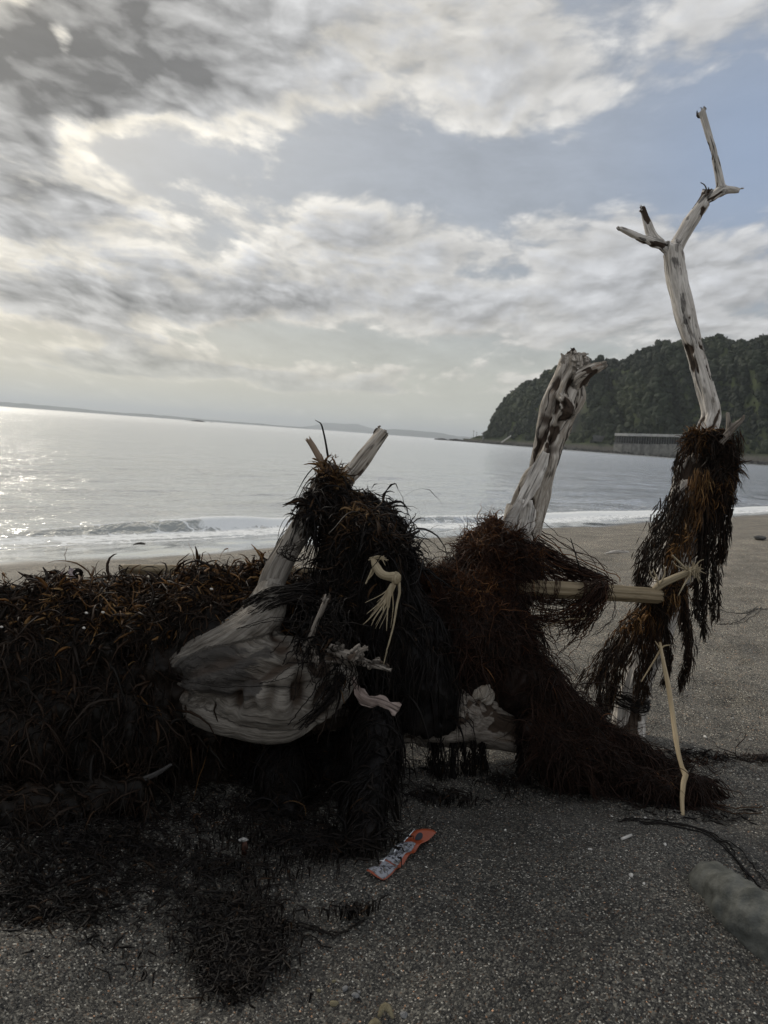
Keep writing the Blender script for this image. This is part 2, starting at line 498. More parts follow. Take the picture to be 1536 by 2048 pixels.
# ------------------------------------------------------------------ setting: sand
def mat_sand():
    m, n = material('dark_coarse_sand'); p = n.pos()
    wet = n.attr('wet')
    c1 = n.voro(p, 430, out='Color'); d1 = n.voro(p, 430)
    c2 = n.voro(p, 270, out='Color'); d2 = n.voro(p, 270)
    r1 = n.xyz(c1)[0]; r2 = n.xyz(c2)[1]; r3 = n.xyz(c1)[2]
    gcol = n.ramp(r1, [(0.0, (0.010, 0.010, 0.0105)), (0.35, (0.027, 0.0255, 0.0225)), (0.6, (0.052, 0.049, 0.042)), (0.85, (0.100, 0.094, 0.080)), (0.95, (0.24, 0.225, 0.19)), (1.0, (0.55, 0.52, 0.45))])
    bigc = n.ramp(r2, [(0, (0.013, 0.0125, 0.012)), (0.5, (0.05, 0.047, 0.040)), (1, (0.16, 0.15, 0.125))])
    col = n.mix(n.smooth(n.xyz(c2)[0], 0.70, 0.72), gcol, bigc)
    rust = n.mix(n.smooth(r3, 0.93, 0.97), col, n.mix(1.0, col, (1.5, 0.9, 0.6), 'MULTIPLY'))
    tone = n.noise(p, 2.6, 5, 0.6); tone2 = n.noise(p, 11, 4, 0.6)
    f = n.mul(n.lin(tone, 0.32, 0.68, 0.66, 1.20), n.lin(tone2, 0.3, 0.7, 0.80, 1.15))
    dry = n.vm('SCALE', rust, scale=f)
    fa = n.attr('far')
    smoothed = n.mix(fa, dry, n.mix(0.25, n.vm('MULTIPLY', dry, (2.75, 2.65, 2.45)), n.vm('SCALE', (0.165, 0.151, 0.130), scale=f)))  # sand lightens with distance: drier sand, plus open grazing light put into the colour
    wetc = n.mix(n.mul(wet, 1.0), smoothed, (0.035, 0.034, 0.032))
    h = n.add(n.mul(d1, -0.0016), n.mul(d2, -0.0012), n.mul(n.noise(p, 60, 3, 0.6), 0.004))
    b = n.new('ShaderNodeBump'); b.inputs['Distance'].default_value = 1.0
    n.put(b.inputs['Strength'], n.mul(n.sub(1.0, n.m('MINIMUM', n.mul(wet, 1.6), 1.0)), 0.75)); n.put(b.inputs['Height'], h)
    rough = n.lin(wet, 0.0, 1.0, 0.75, 0.08)
    sand = n.bsdf(wetc, rough, n.lin(wet, 0, 1, 0.3, 0.6), b.outputs[0])
    gl = n.new('ShaderNodeBsdfGlossy'); gl.inputs[0].default_value = (0.95, 0.95, 0.94, 1); gl.inputs['Roughness'].default_value = 0.10
    lw = n.new('ShaderNodeLayerWeight'); lw.inputs[0].default_value = 0.5
    wm = n.new('ShaderNodeMixShader'); n.put(wm.inputs[0], n.mul(n.smooth(wet, 0.25, 0.95), n.lin(lw.outputs['Facing'], 0.6, 0.90, 0.1, 0.94))); n.put(wm.inputs[1], sand); n.put(wm.inputs[2], gl.outputs[0])
    n.out(wm.outputs[0])
    return m


def build_sand():
    xs = axis_pts(-2.2, 3.4, 0.018, -260, 260, 1.10); ys = axis_pts(0.7, 4.2, 0.018, -60, 320, 1.06)
    X, Y = np.meshgrid(xs, ys, indexing='ij'); s = shore_s(X, Y); t = shore_t(X, Y)
    Z = beach_z(X, Y)
    Z = np.maximum(Z, -4.0)
    # trodden hollows and faint tracks
    P = np.stack([t * 0.25, s * 0, 0 * s], -1).reshape(-1, 3)
    wobble = (0.35 * fbm(P, 3, seed=21)).reshape(s.shape)
    edge = 7.35 + 0.6 * wobble + 0.11 * np.clip(t - 8.5, 0, 14)
    wet = ss(s, edge - 0.35, edge + 0.35)
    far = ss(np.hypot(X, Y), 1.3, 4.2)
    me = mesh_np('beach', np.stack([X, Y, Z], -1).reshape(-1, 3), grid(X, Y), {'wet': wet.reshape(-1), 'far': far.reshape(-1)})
    o = link('beach_sand', me, mat_sand(), kind='structure'); o['label'] = 'dark coarse sand of the beach sloping to the sea'


build_sand()


# ------------------------------------------------------------------ setting: sea
def mat_sea():
    m, n = material('sea_water'); p = n.pos()
    x, y, z = n.xyz(p)
    s = n.div(n.sub(y, n.mul(x, 0.98)), 1.4); t = n.div(n.add(x, n.mul(y, 0.98)), 1.4)
    d = n.vm('LENGTH', p)
    q = n.comb(n.mul(t, 0.45), s, 0.0)
    w1 = n.noise(q, 0.55, 3, 0.5, 0.4); w2 = n.noise(q, 3.0, 4, 0.58, 0.3); w3 = n.noise(n.comb(n.mul(t, 0.6), s, 0.3), 9.0, 3, 0.6)
    big = n.noise(q, 0.12, 3, 0.5)
    h = n.add(n.mul(w1, 0.42), n.mul(w2, 0.15), n.mul(w3, 0.04), n.mul(big, 0.8))
    b = n.new('ShaderNodeBump'); b.inputs['Distance'].default_value = 1.0
    n.put(b.inputs['Strength'], n.lin(d, 8, 200, 0.80, 1.0)); n.put(b.inputs['Height'], h)
    foamv = n.attr('foam')
    fn = n.noise(n.comb(n.mul(t, 0.8), s, 0.0), 5.0, 7, 0.68, 0.6); fv = n.voro(n.vm('ADD', n.comb(n.mul(t, 0.7), s, 0.0), n.vm('SCALE', n.noise(p, 3, 3, out=1), scale=0.35)), 3.2, 'DISTANCE_TO_EDGE')
    lace = n.smooth(fv, 0.10, 0.0, 0.0, 0.25)
    mask = n.smooth(n.add(foamv, n.mul(n.sub(fn, 0.5), 0.9), lace), 0.48, 0.75)
    face = n.attr('face')
    wcol = n.mix(face, (0.10, 0.112, 0.108), (0.16, 0.175, 0.15))
    body = n.bsdf(wcol, 0.5, 0.2, b.outputs[0])
    gl = n.new('ShaderNodeBsdfGlossy'); gl.inputs[0].default_value = (0.96, 0.97, 0.97, 1); n.put(gl.inputs['Roughness'], n.lin(d, 10, 400, 0.14, 0.27)); n.put(gl.inputs['Normal'], b.outputs[0])
    lw = n.new('ShaderNodeLayerWeight'); lw.inputs[0].default_value = 0.5; n.put(lw.inputs['Normal'], b.outputs[0])
    wm = n.new('ShaderNodeMixShader'); n.put(wm.inputs[0], n.lin(lw.outputs['Facing'], 0.50, 0.88, 0.25, 0.98)); n.put(wm.inputs[1], body); n.put(wm.inputs[2], gl.outputs[0]); water = wm.outputs[0]
    foam = n.bsdf((0.78, 0.79, 0.78), 0.85, 0.2, n.bump(fn, 0.8, 0.03))
    mx = n.new('ShaderNodeMixShader'); n.put(mx.inputs[0], mask); n.put(mx.inputs[1], water); n.put(mx.inputs[2], foam)
    n.out(mx.outputs[0]); return m


def build_sea():
    s_ = np.concatenate([np.arange(9.2, 13.0, 0.035), np.arange(13.0, 24, 0.14)]); a = 0.16; L = list(s_)
    while L[-1] < 29000: a *= 1.13; L.append(L[-1] + a)
    ss_ = np.array(L)
    ts = axis_pts(0.5, 42, 0.11, -20000, 20000, 1.16)
    S, T = np.meshgrid(ss_, ts, indexing='ij')
    # waterline wobble: swash tongues
    P = np.stack([T * 0.22, 0 * T, 0 * T], -1).reshape(-1, 3)
    wob = (0.30 * fbm(P, 3, seed=41)).reshape(S.shape)
    P2 = np.stack([T * 0.35, S * 0.9, 0 * S], -1).reshape(-1, 3)
    near = ss(S, 70, 15)
    Z = SEA + near * ss(S, 10.2, 13) * (0.045 * fbm(P2, 3, seed=51)).reshape(S.shape)
    # breaking wave: a steep face towards the beach, a long back towards the sea
    c = 11.15 + 0.12 * np.sin(T * 0.33) + wob * 0.5
    env = ss(T, 3.0, 6.0) * (1 - 0.45 * ss(T, 9.5, 12)) * (1 - 0.55 * ss(T, 14, 22)) * (0.80 + 0.30 * fbm(np.stack([T * 0.55, 0 * T, 0 * T], -1).reshape(-1, 3), 3, seed=44).reshape(T.shape))
    env = np.where((T > 45), 0.25, env)
    u = S - c
    ridge = np.where(u < 0, ss(u, -0.34, 0.0), np.exp(-(np.clip(u, 0, None) / 0.75) ** 1.6))
    Z = Z + 0.19 * env * ridge
    c2 = c + 3.4 + wob
    u2 = S - c2; Z = Z + 0.10 * np.exp(-(u2 / 0.6) ** 2) * ss(T, 0, 4) * (0.5 + 0.5 * np.sin(T * 0.5 + 1)) * near
    # thin swash sheet running up the sand
    bz = -1.0 * np.clip((S - 2.0) / 8.1, 0, None) ** 1.12
    foam = np.zeros_like(S)
    foam = np.maximum(foam, 0.95 * ss(u, -0.02, 0.06) * ss(u, 0.34, 0.10) * (0.35 + 0.75 * ss(T, 11, 14)) * ss(env, 0.15, 0.5))
    foam = np.maximum(foam, 0.66 * ss(u, -1.1, -0.75) * ss(u, -0.16, -0.34))
    foam = np.maximum(foam, 0.85 * ss(T, 11.5, 15) * ss(u, -0.5, -0.2) * ss(u, 0.5, 0.1))
    foam = np.maximum(foam, 0.72 * np.exp(-((S - (10.13 + wob)) / 0.07) ** 2))
    foam = np.maximum(foam, 0.34 * ss(u, 0.2, 0.5) * ss(u, 2.6, 1.0))
    streak = fbm(np.stack([T * 1.1, S * 0.6, 0 * S], -1).reshape(-1, 3), 4, 0.55, seed=46).reshape(S.shape)
    foam = np.maximum(foam, (0.50 + 0.45 * streak) * ss(u, -0.36, -0.2) * ss(u, 0.12, 0.0))
    foam = np.maximum(foam, (0.75 + 0.4 * streak) * ss(u, -0.09, -0.03) * ss(u, 0.14, 0.02))
    foam = np.maximum(foam, (0.40 + 0.4 * streak) * ss(u, -1.3, -0.9) * ss(u, -0.1, -0.3))
    face = ss(u, -0.34, -0.16) * ss(u, 0.06, -0.04) * env * ss(T, 16, 11)
    X = (-0.98 * 0 + (T - 0.98 * S) / 1.4); Y = (S + 0.98 * T) / 1.4
    k = 1.4 * 1.4 / (1 + 0.98 ** 2); X *= k; Y *= k
    lift = np.where(S < 10.4, 0.0, 0.0)
    Z = Z + lift
    me = mesh_np('sea', np.stack([X, Y, Z], -1).reshape(-1, 3), grid(X, Y)[:, ::-1], {'foam': foam.reshape(-1), 'face': np.clip(face, 0, 1).reshape(-1)})
    o = link('sea', me, mat_sea(), kind='structure'); o['label'] = 'calm grey sea with a small wave breaking along the shore'


build_sea()


# ------------------------------------------------------------------ setting: headland, far coasts, haze
def mat_plain(name, c, rough=0.8, var=0.25, scale=1.0, bump=0.0, c2=None, det=5):
    m, n = material(name); p = n.pos()
    f = n.noise(p, scale, det, 0.6)
    col = n.mix(n.smooth(f, 0.35, 0.65), tuple(x * (1 - var) for x in c), c2 or tuple(x * (1 + var) for x in c))
    n.out(n.bsdf(col, rough, 0.25, n.bump(f, bump, 0.1) if bump else None)); return m


def mat_slope():
    m, n = material('hill_ground'); p = n.pos(); bare = n.attr('bare')
    f = n.noise(p, 0.05, 6, 0.65); g = n.noise(p, 0.4, 5, 0.7)
    green = n.mix(n.smooth(f, 0.35, 0.65), (0.022, 0.030, 0.014), (0.055, 0.068, 0.026))
    rock = n.mix(g, (0.05, 0.05, 0.045), (0.16, 0.15, 0.13))
    n.out(n.bsdf(n.mix(bare, green, rock), 0.9, 0.1)); return m


def mat_leaf():
    m, n = material('headland_leaves'); t = n.attr('tint')
    col = n.ramp(t, [(0, (0.013, 0.019, 0.010)), (0.5, (0.023, 0.032, 0.014)), (0.85, (0.045, 0.055, 0.020)), (1, (0.085, 0.078, 0.028))])
    n.out(n.bsdf(col, 0.75, 0.2)); return m


SKYL = [(930, 881), (950, 873), (962, 868), (972, 861), (980, 838), (986, 822), (1000, 799), (1022, 781), (1045, 766), (1070, 752), (1105, 738),
        (1150, 724), (1200, 720), (1228, 722), (1245, 711), (1270, 697), (1300, 690), (1335, 694), (1370, 688), (1405, 680), (1440, 690), (1480, 684),
        (1520, 668), (1560, 660), (1640, 640), (1750, 615), (1900, 600), (2150, 610)]


def sky_y(px): a = np.array(SKYL); return np.interp(px, a[:, 0], a[:, 1]) + 6.5 * ss(px, 950, 975) - 1.5 * ss(px, 1150, 1300)


def base_d(px): return np.interp(px, [925, 970, 1100, 1250, 1400, 1540, 1800, 2150], [960, 900, 780, 680, 615, 560, 480, 420])


def build_headland():
    px = np.concatenate([np.linspace(926, 1000, 40)[:-1], np.linspace(1000, 2150, 210)]); NV = 74
    ys = sky_y(px); db = base_d(px); hpx = np.maximum((hor(px) - ys), 1.0) / FPX
    dR = db * (1 + 0.75 * hpx) + 22 * ss(px, 970, 1000); zR = hpx * dR + CAMH
    dirx = np.array([ray(p, hor(p)) for p in px]); dirh = dirx.copy(); dirh[:, 2] = 0
    V = []; bare = []
    fr = np.concatenate([np.linspace(0, 1, 52), 1 + np.linspace(0.05, 1.2, NV - 52)])
    for i in range(len(px)):
        shelf = 4.5 + 2.5 * ss(px[i], 980, 1200)
        f = fr
        run = db[i] + (dR[i] - db[i]) * f
        up = np.clip((f - 0.10) / 0.90, 0, 1)
        z = np.where(f < 0.03, SEA - 2 + (shelf + 3) * f / 0.03, np.where(f < 0.10, shelf, shelf + (zR[i] - shelf) * (1 - (1 - up) ** 1.35)))
        zR_ = max(zR[i], 3.0)
        if zR[i] < shelf + 1: z = np.where(f < 1, np.minimum(z, zR_), z)
        z = np.where(f > 1, zR_ * (1 - ((f - 1) / 1.2) ** 2 * 0.9), z)
        V.append(np.c_[dirh[i, 0] * run, dirh[i, 1] * run, z]); bare.append(np.where((f < 0.035), 1.0, 0.0))
    V = np.array(V); bare = np.array(bare); shp = V.shape[:2]
    P = V.reshape(-1, 3)
    mid = (ss(fr, 0.12, 0.3) * (1 - ss(fr, 0.85, 1.0)))[None] * np.ones(shp)
    ang = (px[:, None] * 0.011 + fr[None] * 0.9)
    sp = fbm(np.c_[ang.ravel() * 2.3, fr[None].repeat(len(px), 0).ravel() * 0.7, 0 * ang.ravel()], 4, 0.55, seed=71).reshape(shp)
    hgt = zR[:, None]
    D = unit(np.c_[dirh[:, 0], dirh[:, 1], 0 * px])[:, None]
    V = V + D * (sp * mid * np.clip(hgt, 0, 90) * 0.26)[..., None]
    V[..., 2] += mid * 1.5 * fbm(P * 0.05, 3, seed=77).reshape(shp)
    # bare scree gully and rock faces
    sc_ = np.exp(-((px[:, None] - (1166 - 52 * (1 - fr[None]) ** 1)) / 24) ** 2) * ss(fr[None], 0.08, 0.13) * ss(fr[None], 0.55, 0.35)
    cl = np.exp(-((px[:, None] - 983) / 9) ** 2) * ss(fr[None], 0.15, 0.3) * ss(fr[None], 0.9, 0.6) * 0.4
    bare = np.clip(bare + sc_ * 1.2 + cl, 0, 1)
    me = mesh_np('headland', V.reshape(-1, 3), grid(V[..., 0], V[..., 1]), {'bare': bare.ravel()})
    o = link('headland_hill', me, mat_slope(), kind='structure'); o['label'] = 'steep wooded headland running down to the sea'
    # woods
    rng = np.random.default_rng(3)
    base_v, base_f = icosphere(1)
    Vs, Fs, Ts, off = [], [], [], 0
    n_tr = 7600
    ii = rng.uniform(0, len(px) - 1.01, n_tr * 2); jj = rng.uniform(0.0, 56, n_tr * 2)
    w = rng.random(n_tr * 2); cnt = 0
    for a, b, r in zip(ii, jj, w):
        i, j = int(a), int(b); fa, fb = a - i, b - j
        p = V[i, j] * (1 - fa) * (1 - fb) + V[i + 1, j] * fa * (1 - fb) + V[i, j + 1] * (1 - fa) * fb + V[i + 1, j + 1] * fa * fb
        if bare[i, j] > 0.25 or p[2] < 6.5 or zR[i] < 9 or px[i] > 1900 and r < 0.5: continue
        fpos = fr[j]
        if fpos < 0.12 and r < 0.75: continue
        patch = vnoise(p[None] * 0.022, 5)[0]
        R = (1.2 + 3.6 * rng.random() ** 2.4) * (0.95 + 0.35 * patch) * (0.6 if px[i] < 1000 else 1)
        s = np.array([R, R, R * rng.uniform(0.8, 1.35)])
        v = base_v * s * (1 + 0.35 * fbm(base_v * 1.7 + rng.uniform(0, 99, 3), 2, seed=9))[:, None]
        nl = 18
        c = unit(rng.normal(size=(nl, 3))) * s * rng.uniform(0.85, 1.35, (nl, 1)); c[:, 2] = np.abs(c[:, 2]) * 1.0 - R * 0.2
        e1 = unit(rng.normal(size=(nl, 3))) * R * 0.26; e2 = unit(rng.normal(size=(nl, 3))) * R * 0.26
        lv = np.stack([c - e1, c + e2, c + e1, c - e2], 1).reshape(-1, 3)
        k = np.arange(nl)[:, None] * 4
        lf = np.vstack([k + [0, 1, 2], k + [0, 2, 3]])
        up = np.array([0, 0, R * 0.45])
        tv = np.vstack([v, lv]) + p + up
        t0 = np.clip(0.30 + 0.50 * patch + rng.normal() * 0.10 + (0.25 if fpos < 0.14 else 0), 0, 1)
        tt = np.clip(t0 + np.r_[rng.normal(0, 0.05, len(v)), np.repeat(rng.normal(0.02, 0.07, nl), 4)], 0, 1)
        Vs.append(tv); Fs.append(np.vstack([base_f, lf + len(v)]) + off); Ts.append(tt); off += len(tv); cnt += 1
        if cnt >= n_tr: break
    me = mesh_np('woods', np.vstack(Vs), np.vstack(Fs), {'tint': np.concatenate(Ts)}, smooth=False)
    single('headland_woods', me, mat_leaf(), 'dense dark green woods covering the steep headland', 'woods', kind='stuff')
    return px, V, fr


def icosphere(sub):
    t = (1 + 5 ** 0.5) / 2
    v = [(-1, t, 0), (1, t, 0), (-1, -t, 0), (1, -t, 0), (0, -1, t), (0, 1, t), (0, -1, -t), (0, 1, -t), (t, 0, -1), (t, 0, 1), (-t, 0, -1), (-t, 0, 1)]
    f = [(0, 11, 5), (0, 5, 1), (0, 1, 7), (0, 7, 10), (0, 10, 11), (1, 5, 9), (5, 11, 4), (11, 10, 2), (10, 7, 6), (7, 1, 8),
         (3, 9, 4), (3, 4, 2), (3, 2, 6), (3, 6, 8), (3, 8, 9), (4, 9, 5), (2, 4, 11), (6, 2, 10), (8, 6, 7), (9, 8, 1)]
    v = [np.array(p) / np.linalg.norm(p) for p in v]
    for _ in range(sub):
        mid = {}; nf = []

        def mp(a, b):
            k = (min(a, b), max(a, b))
            if k not in mid:
                p = v[a] + v[b]; v.append(p / np.linalg.norm(p)); mid[k] = len(v) - 1
            return mid[k]
        for a, b, c in f:
            x, y, z = mp(a, b), mp(b, c), mp(c, a); nf += [(a, x, z), (b, y, x), (c, z, y), (x, y, z)]
        f = nf
    return np.array(v), np.array(f)


HPX, HV, HFR = build_headland()
ROCKM = mat_plain('dark_shore_rock', (0.055, 0.052, 0.048), 0.9, 0.5, 0.6, 0.6)
CONC = mat_plain('weathered_concrete', (0.12, 0.12, 0.113), 0.9, 0.3, 0.25, 0.2)
CONCL = mat_plain('pale_concrete', (0.30, 0.30, 0.29), 0.85, 0.12, 0.3)
DARK = mat_plain('tunnel_dark', (0.02, 0.02, 0.02), 0.9, 0.2, 0.5)


def box_vf(o, ex, ey, ez):
    """box from corner o with edge vectors"""
    o, ex, ey, ez = map(np.asarray, (o, ex, ey, ez))
    V = np.array([o + a * ex + b * ey + c * ez for c in (0, 1) for b in (0, 1) for a in (0, 1)])
    F = np.array([(0, 2, 3, 1), (4, 5, 7, 6), (0, 1, 5, 4), (2, 6, 7, 3), (0, 4, 6, 2), (1, 3, 7, 5)])
    return V, tris(F)


def hpt(px, d, z):
    r = ray(px, hor(px)); r = np.array([r[0], r[1], 0]); return r * d + np.array([0, 0, z])


def build_gallery():
    """open-sided road gallery over a sea wall"""
    n = 16; pxs = np.linspace(1226, 1372, n + 1); d = np.array([base_d(p) - 7 for p in pxs])
    zt = lambda p: CAMH + 0
    def zpx(p, y, dd): return CAMH + (hor(p) - y) / FPX * dd
    root = mkthing('sea_wall', hpt(1300, base_d(1300) - 7, SEA), 'long grey concrete sea wall under the road gallery at the headland foot', 'sea wall')
    for i in range(0, n, 2):
        a, b = hpt(pxs[i] + 0.4, d[i], 0), hpt(pxs[i + 2] - 0.4, d[i + 2], 0)
        z0 = SEA - 1; z1 = zpx(pxs[i + 1], 888, d[i + 1]); back = unit(np.array([a[0], a[1], 0])) * 9
        me = mesh_np('panel', *box_vf(a + [0, 0, z0], b - a, back, (0, 0, z1 - z0)), smooth=False)
        part('panel', me, CONC, root)
    me = mesh_np('core', *box_vf(hpt(1226, d[0] + 0.6, SEA - 1), hpt(1372, d[-1] + 0.6, 0) - hpt(1226, d[0] + 0.6, 0), unit(hpt(1300, 9, 0)) * 8, (0, 0, zpx(1300, 888.6, d[8]) - SEA + 1)), smooth=False)
    part('backing', me, CONC, root)
    root = mkthing('road_gallery', hpt(1300, base_d(1300), 8), 'open-sided road gallery with pale flat roof and dark bays on the sea wall', 'tunnel')
    roof = []
    for i in range(n):
        a, b = hpt(pxs[i], d[i] - 0.6, 0), hpt(pxs[i + 1], d[i + 1] - 0.6, 0); zr = zpx(pxs[i], 872.5 + (0.6 if i else 0), d[i]); zr2 = zr
        y0 = 866 + 3.0 * (pxs[i] - 1226) / 146
        back = unit(np.array([a[0], a[1], 0])) * 11
        z0 = zpx(pxs[i], y0 + 5, d[i]); z1 = zpx(pxs[i], y0, d[i])
        roof.append(box_vf(a + [0, 0, z0], b - a, back, (0, 0, z1 - z0)))
    part('roof', mesh_np('roof', *joinvf(roof), smooth=False), CONCL, root)
    a, b = hpt(1227, d[0] + 7, zpx(1227, 888, d[0])), hpt(1371, d[-1] + 7, zpx(1371, 888, d[-1]))
    part('back_wall', mesh_np('bw', *box_vf(a, (b - a) * [1, 1, 0], unit(hpt(1300, 1, 0)) * 1, (0, 0, 7))), DARK, root)
    pp = np.linspace(1229, 1369, 29)
    pm = None
    for p in pp:
        dd = base_d(p) - 7; a = hpt(p, dd, zpx(p, 888, dd)); h = zpx(p, 871, dd) - zpx(p, 888, dd)
        o = part('pillar', mesh_np('pillar', *box_vf(a, hpt(p + 1.3, dd, 0) - hpt(p, dd, 0), unit(hpt(p, 1, 0)) * 0.7, (0, 0, h)), smooth=False), CONC, root)
    # small shore structures
    def hut(px, y0, y1, wpx, name, label, cat, mat, dd=None):
        dd = dd or base_d(px) - 3; a = hpt(px, dd, zpx(px, y1, dd)); h = (y1 - y0) / FPX * dd; e = hpt(px + wpx, dd, 0) - hpt(px, dd, 0); bk = unit(hpt(px, 1, 0)) * max(4, wpx * 0.25)
        r = mkthing(name, a, label, cat)
        part('wall', mesh_np('w', *box_vf(a, e, bk, (0, 0, h * 0.72)), smooth=False), mat, r)
        part('roof', mesh_np('r', *box_vf(a + [0, 0, h * 0.725] - e * 0.06, e * 1.12, bk, (0, 0, h * 0.28)), smooth=False), CONC, r)
    hut(1184, 870, 882, 24, 'shore_shed', 'small low concrete shed left of the road gallery', 'shed', CONC)
    hut(964, 872, 879, 16, 'shore_hut', 'tiny pale hut on the tip of the headland', 'hut', CONCL)
    a = [hpt(1003, base_d(1003) - 4, zpx(1003, 886, base_d(1003))), hpt(1021, base_d(1021) - 4, zpx(1021, 873, base_d(1021)))]
    single('slipway_steps', mesh_np('s', *box_vf(a[0], a[1] - a[0], (0, 3, 0), (0, 0, 1.6)), smooth=False), CONCL, 'pale sloping concrete steps on the headland tip', 'steps')
    for p, h in ((946, 16), (952, 13), (963, 12)):
        dd = base_d(p) - 2; a = hpt(p, dd, 4)
        V, F = tube_tri(np.array([a, a + [0, 0, h * 0.45], a + [0, 0, h * 0.62]]), [0.22, 0.2, 0.18], 6)
        V2, F2 = box_vf(a + [-1.2, 0, h * 0.53], (2.4, 0, 0), (0, 0.15, 0), (0, 0, 0.15))
        single('utility_pole', mesh_np('p', *joinvf([(V, F), (V2, F2)])), DARK, {946: 'tallest utility pole, nearest the sea on the headland tip', 952: 'middle one of three utility poles on the headland tip', 963: 'utility pole nearest the cliff on the headland tip'}[p], 'pole', group='utility poles on the headland tip')
    # boulders along the foot of the headland and the reef off its tip
    bv, bf = icosphere(1); rng = np.random.default_rng(9); L = []
    for p in np.concatenate([rng.uniform(928, 1560, 520)]):
        dd = base_d(p) + rng.uniform(-9, 1); r = rng.uniform(0.8, 2.6)
        L.append((bv * [r * 1.4, r, r * rng.uniform(0.6, 1.0)] * (1 + 0.25 * vnoise(bv * 2 + rng.uniform(0, 50, 3)))[:, None] + hpt(p, dd, SEA + 0.2), bf))
    single('foot_boulders', mesh_np('b', *joinvf(L), smooth=False), ROCKM, 'dark boulders heaped along the foot of the headland', 'boulders', kind='stuff')
    L = []
    for p in rng.uniform(872, 934, 34):
        dd = 980 + rng.uniform(-12, 12); r = rng.uniform(0.9, 2.2) * (0.8 + 1.2 * math.exp(-((p - 913) / 8) ** 2) + 0.9 * math.exp(-((p - 884) / 5) ** 2))
        L.append((bv * [r * 2.2, r, r * 0.9] * (1 + 0.25 * vnoise(bv * 2 + rng.uniform(0, 50, 3)))[:, None] + hpt(p, dd, SEA), bf))
    single('reef', mesh_np('b', *joinvf(L), smooth=False), ROCKM, 'low dark reef running out from the headland tip', 'reef', kind='stuff')
    L = []
    for p in rng.uniform(372, 428, 22):
        dd = 1500 + rng.uniform(-12, 12); r = 1.7 * (0.4 + 1.5 * math.exp(-((p - 397) / 12) ** 2))
        L.append((bv * [r * 2.6, r, r * 0.75] * (1 + 0.25 * vnoise(bv * 2 + rng.uniform(0, 50, 3)))[:, None] + hpt(p, dd, SEA), bf))
    single('islet', mesh_np('b', *joinvf(L), smooth=False), ROCKM, 'small dark rock islet far out on the open sea', 'islet', kind='stuff')


build_gallery()


def far_coast(name, prof, d, label, depth):
    """far hills: prof rows (px, height in photo px above the horizon)"""
    prof = np.array(prof, float); px = np.linspace(prof[0, 0], prof[-1, 0], 160); h = np.interp(px, prof[:, 0], prof[:, 1])
    h = np.clip(h + 0.35 * h.clip(0, 4) ** 0.5 * fbm(np.c_[px * 0.06, 0 * px, 0 * px], 4, seed=int(d)), 0, None)
    h *= ss(np.arange(160), 0, 5) * ss(np.arange(160)[::-1], 0, 5)
    fr = np.linspace(0, 1, 14); V = []
    for p, hh in zip(px, h):
        H = hh / FPX * d
        V.append([hpt(p, d + depth * (f - 0.5), SEA - 3 + (H + 3 + CAMH - SEA) * math.sin(math.pi * f) ** 0.8) for f in fr])
    V = np.array(V)
    me = mesh_np(name, V.reshape(-1, 3), grid(V[..., 0], V[..., 1]))
    o = link(name, me, FARM, kind='structure'); o['label'] = label


FARM = mat_plain('far_hills', (0.05, 0.06, 0.045), 0.95, 0.4, 0.004)
far_coast('far_coast', [(-400, 9), (-100, 10), (0, 9), (90, 8), (180, 6), (250, 5), (300, 6), (400, 4), (520, 3), (620, 2), (640, 0)], 11000, 'long low coast on the far left horizon', 1500)
far_coast('far_mountain', [(560, 0), (600, 3), (628, 8), (648, 14), (668, 15.5), (690, 15.5), (712, 17), (728, 14), (760, 7), (800, 4), (850, 0)], 17000, 'blue hazy mountain on the horizon behind the seaweed peak', 3000)
far_coast('far_ridge', [(730, 4), (765, 9), (790, 12), (820, 13), (850, 12), (880, 10.5), (910, 8), (940, 8), (990, 5), (1060, 2)], 14000, 'low blue ridge on the horizon left of the headland', 2500)


def build_haze():
    L = 31000; z0, z1 = -6.0, 330.0
    V = np.array([(x, y, z) for z in (z0, z1) for y in (-L, L) for x in (-L, L)], float)
    F = np.array([(0, 2, 3, 1), (4, 5, 7, 6), (0, 1, 5, 4), (2, 6, 7, 3), (0, 4, 6, 2), (1, 3, 7, 5)])
    m = bpy.data.materials.new('haze'); m.use_nodes = True; n = NT(m.node_tree)
    v = n.new('ShaderNodeVolumePrincipled'); v.inputs['Color'].default_value = (0.86, 0.93, 1.0, 1); v.inputs['Density'].default_value = 9e-5
    v.inputs['Anisotropy'].default_value = 0.35
    o = n.new('ShaderNodeOutputMaterial'); n.t.links.new(v.outputs[0], o.inputs['Volume'])
    ob = link('haze', mesh_np('haze', V, F, smooth=False), m, kind='stuff'); ob['label'] = 'thin pale sea haze over the whole bay'


build_haze()


